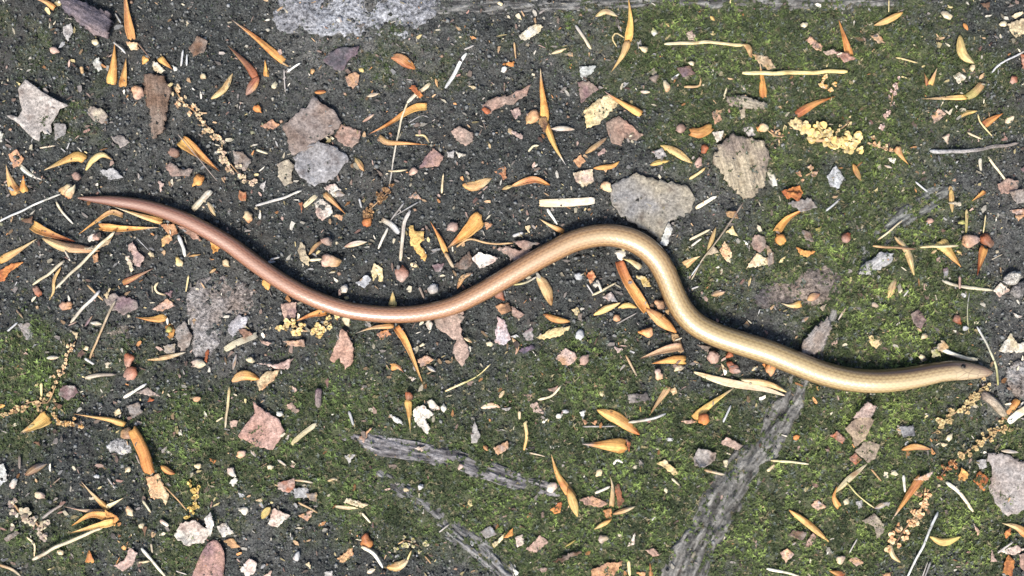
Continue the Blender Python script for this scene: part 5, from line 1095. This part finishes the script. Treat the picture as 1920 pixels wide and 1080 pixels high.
L([(68,950),(110,923),(148,960),(100,1007)], 'pe','pp'); L([(453,990),(490,968),(538,1000),(500,1027)], 'pe','pp'); O(411,985,25,'cr','pp'); B([(430,1080),(335,1046)], 42, 'ru','or'); L([(640,1072),(690,1058),(690,1095)], 'pe'); K([(-5,1038),(100,1060),(194,1088)], 18, 'wh','cr'); K([(458,952),(502,868)], 9, 'lg'); L([(968,330),(1012,338),(985,355)], 'cr'); CT([(760,265),(720,255),(790,250)],40,'gr','be',dens=1); L([(1260,930),(1290,1000),(1250,1000)],'pp'); K([(1290,950),(1380,890)],14,'lg'); L([(1410,960),(1450,950),(1450,1060),(1420,1030)],'pk','pp'); O(1020,300,20,'cr'); L([(1170,430),(1230,420),(1230,470),(1190,480)],'gr','lg'); LB([(1310,375),(1410,385)],20,'lg'); LB([(600,700),(680,665)],30,'gr'); O(440,660,18,'cr'); K([(870,1080),(900,1000)],8,'lg'); L([(640,670),(690,660),(680,690)],'gr'); L([(490,660),(530,650),(540,690),(510,700)],'lg','gr'); O(710,500,20,'cr'); L([(740,240),(820,230),(830,290),(760,300)],'gr','dk'); LB([(200,610),(230,570)],22,'cr','ol'); O(160,300,18,'or')

# a few pieces past the edges of the picture, so the floor goes on
OX[0], OX[1] = 0, 0
for k in range(84):
    while True:
        x, y = random.uniform(-340, 2260), random.uniform(-340, 1420)
        if not (-25 < x < 1945 and -25 < y < 1105): break
    a = random.uniform(0, 6.283); ln = random.uniform(40, 110); dx, dy = math.cos(a) * ln / 2, math.sin(a) * ln / 2
    c = random.choice(['or', 'am', 'st', 'be', 'gb', 'pk', 'cr'])
    p = [(3 * (x - dx), 3 * (y - dy)), (3 * (x + dy * .1), 3 * (y - dx * .1)), (3 * (x + dx), 3 * (y + dy))]
    u = random.random()
    if u < .45: B(p, random.uniform(40, 70), c)
    elif u < .7: K(p, random.uniform(12, 22), random.choice(['cr', 'be', 'lg']))
    else:
        m = 7; L([(3 * x + math.cos(q_ * 6.283 / m) * ln * random.uniform(.7, 1.4), 3 * y + math.sin(q_ * 6.283 / m) * ln * random.uniform(.6, 1.2)) for q_ in range(m)], c, 'gb')

# ------------------------------------------------------------------ building the pieces
def colour(it, key):
    c = np.array(PAL[it[key]][0]) * np.array(it.get('tint', (1, 1, 1)))
    j = it.setdefault('jit', (random.uniform(.82, 1.14), random.uniform(.94, 1.06)))
    return np.clip(c * j[0] * np.array([1, j[1], j[1] ** 2]), 0.005, 0.85)

def geo_of(it):
    a, b = colour(it, 'a'), colour(it, 'b')
    k = it['k']
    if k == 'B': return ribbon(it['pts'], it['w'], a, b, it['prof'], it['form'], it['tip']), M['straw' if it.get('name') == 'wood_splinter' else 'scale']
    if k == 'K': return tube(it['pts'], it['w'], a, b, it.get('taper', .78), it.get('lift', 0), it.get('flat', .85)), M[it.get('mat', 'straw')]
    if k == 'L':
        kw = {x: it[x] for x in ('relief', 'thick', 'curl', 'grain', 'jagged') if x in it}
        return patch(it['pts'], a, b, it['kind'], **kw), M[it['kind']]
    if k == 'O': return pellet(it['pts'][0][0], it['pts'][0][1], it['rx'], it['ry'], it['ang'], a, b, it.get('hz', .72)), M['stone' if it.get('name') == 'pebble' else 'seed']

def kind_name(it):
    if it.get('name'): return it['name']
    k = it['k']
    if k == 'B': return 'leaf_sliver' if it['prof'] == 'leaf' else 'bud_scale'
    if k == 'K': return 'twig' if it['a'] in ('br', 'gb', 'dk', 'mv') else 'straw'
    if k == 'L': return {'leaf': 'leaf_fragment', 'bark': 'bark_flake', 'stone': 'stone'}[it['kind']]
    return 'seed' if k == 'O' else 'catkin'
CATS = {'leaf_sliver': 'leaf sliver', 'bud_scale': 'bud scale', 'leaf_fragment': 'leaf fragment', 'bark_flake': 'bark flake', 'wood_chip': 'wood chip', 'bud_husk': 'bud husk', 'wood_splinter': 'splinter'}

def floret_mesh(ca, cb, sd):
    """a bract with its little cupped scales"""
    r_ = random.Random(sd); V = []; F = []; C = []; b = 0
    for k in range(9):
        a = r_.uniform(0, 6.283); e = r_.uniform(0.0, 1.1); ln = r_.uniform(.6, 1.0); wd = ln * r_.uniform(.34, .5)
        d_ = np.array([math.cos(a) * math.cos(e), math.sin(a) * math.cos(e), math.sin(e)])
        s_ = np.array([-math.sin(a), math.cos(a), 0]); u_ = np.cross(d_, s_)
        p = [d_ * .05, d_ * ln * .4 + s_ * wd, d_ * ln * .85 + s_ * wd * .6, d_ * ln, d_ * ln * .85 - s_ * wd * .6, d_ * ln * .4 - s_ * wd, d_ * ln * .6 - u_ * wd * .55, d_ * ln * .5 + u_ * wd * .3]
        V += [tuple(q_) for q_ in p]
        for m_ in range(6):
            F += [(b + m_, b + (m_ + 1) % 6, b + 6), (b + (m_ + 1) % 6, b + m_, b + 7)]
        b += 8
        k_ = r_.random(); c = (ca * (1 - k_) + cb * k_) * r_.uniform(.85, 1.3)
        C += [np.minimum(c, .85)] * 8
    V = np.array(V); st = V * 0.001
    return mesh_from('floret', V, F, np.array(C), st, M['floret'], False)

def build_catkin(it):
    C = catmull(it['pts'], 60)
    L_ = np.linalg.norm(np.diff(C, axis=0), axis=1).sum()
    ca, cb = colour(it, 'a'), colour(it, 'b')
    mid = C[30]; x, y = P(mid[0], mid[1]); z = float(terrain(x, y))
    o = bpy.data.objects.new('catkin', None); o.location = (x, y, z); o.empty_display_size = .005
    COL.objects.link(o); og = np.array([x, y, z])
    t_, _ = to_object('stem', tube(C[::6], max(3.0, it['w'] * .16), np.array(PAL['ta'][0]), np.array(PAL['br'][0])), M['straw'], o, og)
    meshes = [floret_mesh(ca, cb, random.randint(0, 99999)) for _ in range(4)]
    n = max(3, int(it['dens'] * L_ / (it['w'] * .27)))
    for k in range(n):
        c = C[int(np.clip((k + random.random()) / n, 0, .999) * 60)]
        off = random.gauss(0, it['w'] * .26), random.gauss(0, it['w'] * .26)
        px, py = c[0] + off[0], c[1] + off[1]
        fx, fy = P(px, py); fz = float(terrain(fx, fy)) + 0.0007 + random.random() * .0008
        r = it['w'] * random.uniform(.26, .46) * MM
        f = link('floret', random.choice(meshes), tuple(np.array([fx, fy, fz]) - og), o)
        f.rotation_euler = (random.uniform(-.5, .5), random.uniform(-.5, .5), random.uniform(0, 6.283)); f.scale = (r, r, r * .8)
    return o

def flush(it): return it['k'] == 'L' and (it['kind'] in ('stone', 'bark') or it.get('sunk'))
for it in ITEMS:
    if flush(it):
        g, m = geo_of(it)
        it['obj'], _ = to_object(kind_name(it), g, m)
build_moss()
build_crumbs()
for it in ITEMS:
    if flush(it): continue
    if it['k'] == 'C':
        it['obj'] = build_catkin(it)
    elif it['k'] == 'G':
        P0 = np.mean(it['pts'], 0); x, y = P(P0[0], P0[1]); og = np.array([x, y, float(terrain(x, y))])
        o = bpy.data.objects.new(it['name'], None); o.location = og; o.empty_display_size = .005; COL.objects.link(o)
        for s in it['sub']:
            g, m = geo_of(s)
            nm = {'B': 'scale', 'K': 'stalk', 'L': 'flap', 'O': 'cap'}[s['k']]
            if it['name'] == 'straw': nm = 'blade' if s['w'] > 6 else 'stalk'
            if it['name'] == 'wood_splinter': nm = 'strip'
            to_object(nm, g, m, o, og)
        it['obj'] = o
    else:
        g, m = geo_of(it)
        it['obj'], _ = to_object(kind_name(it), g, m)

build_fine_litter()

# ------------------------------------------------------------------ labels: how each piece looks and what it lies beside
MARKS = [((150,371),"the slow worm's tail tip"),((420,450),"the slow worm's tail"),((735,590),"the slow worm's tailward bend"),((960,515),"the slow worm's middle"),((1150,440),"the slow worm's arched bend"),((1270,570),"the slow worm's steep stretch"),((1480,675),"the slow worm's forebody"),((1810,695),"the slow worm's head"),
 ((70,205),'the jagged grey leaf'),((290,190),'the furrowed bark strip'),((160,35),'the rotten wood chunk'),((690,30),'the bluish stone'),((590,260),'the crumpled grey leaf'),((220,120),'the orange husk pair'),((1125,205),'the cream leaf'),((1215,375),'the broad grey leaf'),((1390,310),'the fibrous bark slab'),((1325,82),'the long straight straw'),((1570,262),'the dense yellow catkin'),((1505,135),'the yellowish straw'),((1830,278),'the level grey twig'),((1775,470),'the bright yellow husk'),((1490,545),'the brownish flat stone'),((1400,880),'the thick root'),((830,858),'the thin root'),((490,800),'the dusty pink leaf'),((180,965),'the star-shaped husk'),((365,935),'the golden flower tuft'),((390,1050),'the purplish leaf blade'),((1890,900),'the coarse-grained leaf'),((1730,1020),'the long slanting stalk'),((415,570),'the flat grey stone'),((1905,520),'the white pebble'),((1800,770),'the chin catkin'),((1220,560),'the long split husk'),((870,430),'the broad amber husk'),((735,350),'the brown catkin'),((765,260),'the bent cream straw'),((1030,220),'the bent amber bud'),((1390,718),'the cream splinters'),((1690,420),'the weathered root'),((1140,835),'the cone-shaped husk'),((1150,940),'the tangled husk cluster'),((260,840),'the jointed orange husk'),((620,385),'the white crumpled scrap'),((400,280),'the open rusty husk'),((120,445),'the tan twisted husk'),((640,650),'the forked pink leaf'),((1810,590),'the beige level stalk'),((640,950),'the pale splinter pair'),((780,770),'the white lobed scrap'),((70,780),'the plump amber husk'),((1000,60),'the whitish oval leaf'),((930,185),'the curled leaf roll'),((1560,930),'the orange-footed husk'),((1620,790),'the tan lobed leaf'),((1700,930),'the peach catkin chain'),((880,960),'the sunken pale root'),((230,560),'the mauve-grey leaf'),((1860,340),'the speckled scrap'),((1440,470),'the pale pointed scrap'),((1190,670),'the forked husk end'),((1800,150),'the yellow pointed sliver'),((1650,560),'the yellow-cream petal')]
MP = np.array([m[0] for m in MARKS], float)
NOUN = {'bud_scale': 'bud scale', 'leaf_sliver': 'leaf sliver', 'straw': 'straw', 'twig': 'twig', 'leaf_fragment': 'leaf scrap', 'bark_flake': 'bark flake', 'stone': 'stone', 'seed': 'seed', 'catkin': 'catkin piece', 'wood_splinter': 'splinter', 'pebble': 'pebble', 'leaf': 'leaf scrap', 'wood_chip': 'wood chip', 'bud_husk': 'husk'}
def describe(it, level):
    pts = np.array(it['pts']); c = pts.mean(0); nm = kind_name(it)
    ext = np.linalg.norm(np.ptp(pts, axis=0)) if len(pts) > 1 else it['rx'] * 2
    size = 'tiny' if ext < 17 else 'small' if ext < 32 else '' if ext < 60 else 'long' if it['k'] in 'BK' else 'large'
    bent = ''
    if it['k'] in 'BK' and len(pts) > 2:
        d1, d2 = pts[1] - pts[0], pts[-1] - pts[-2]
        if d1 @ d2 < .8 * np.linalg.norm(d1) * np.linalg.norm(d2): bent = 'bent'
    col = PAL[it['a']][1]
    if it['b'] != it['a'] and level >= 0 and PAL[it['b']][1].split()[0] != col.split()[0]: col = col + ' and ' + PAL[it['b']][1]
    d = np.linalg.norm(MP - c, axis=1); o = np.argsort(d)
    w = [size, bent, col, NOUN[nm]]
    s = ' '.join(x for x in w if x) + ' by ' + MARKS[o[0]][1]
    if level >= 1: s += ', towards ' + MARKS[o[1]][1]
    return s
for lev in (0, 1):
    seen = {}
    for it in ITEMS:
        if it.get('label') and not it.get('auto'): seen.setdefault(it['label'], []).append(it); continue
        if lev == 0 or it.get('dup'):
            it['label'] = describe(it, lev); it['auto'] = True
        seen.setdefault(it['label'], []).append(it)
    for k, v in seen.items():
        for it in v: it['dup'] = len(v) > 1
for it in ITEMS:
    nm = kind_name(it)
    lab = it['label']
    if len(lab.split()) > 16: lab = describe(it, 0)
    g = {'bud_scale': 'fallen bud scales', 'bud_husk': 'fallen bud husks', 'leaf_sliver': 'leaf slivers and petals', 'straw': 'straws and stalks', 'twig': 'twigs', 'leaf_fragment': 'leaf scraps', 'leaf': 'dead leaves', 'seed': 'seeds and round crumbs', 'catkin': 'fallen catkins', 'bark_flake': 'bark flakes', 'stone': 'embedded stones', 'pebble': 'pebbles', 'wood_splinter': 'wood splinters'}.get(nm)
    tag(it['obj'], lab, it.get('cat') or CATS.get(nm, nm.replace('_', ' ')), it.get('grp') or g)
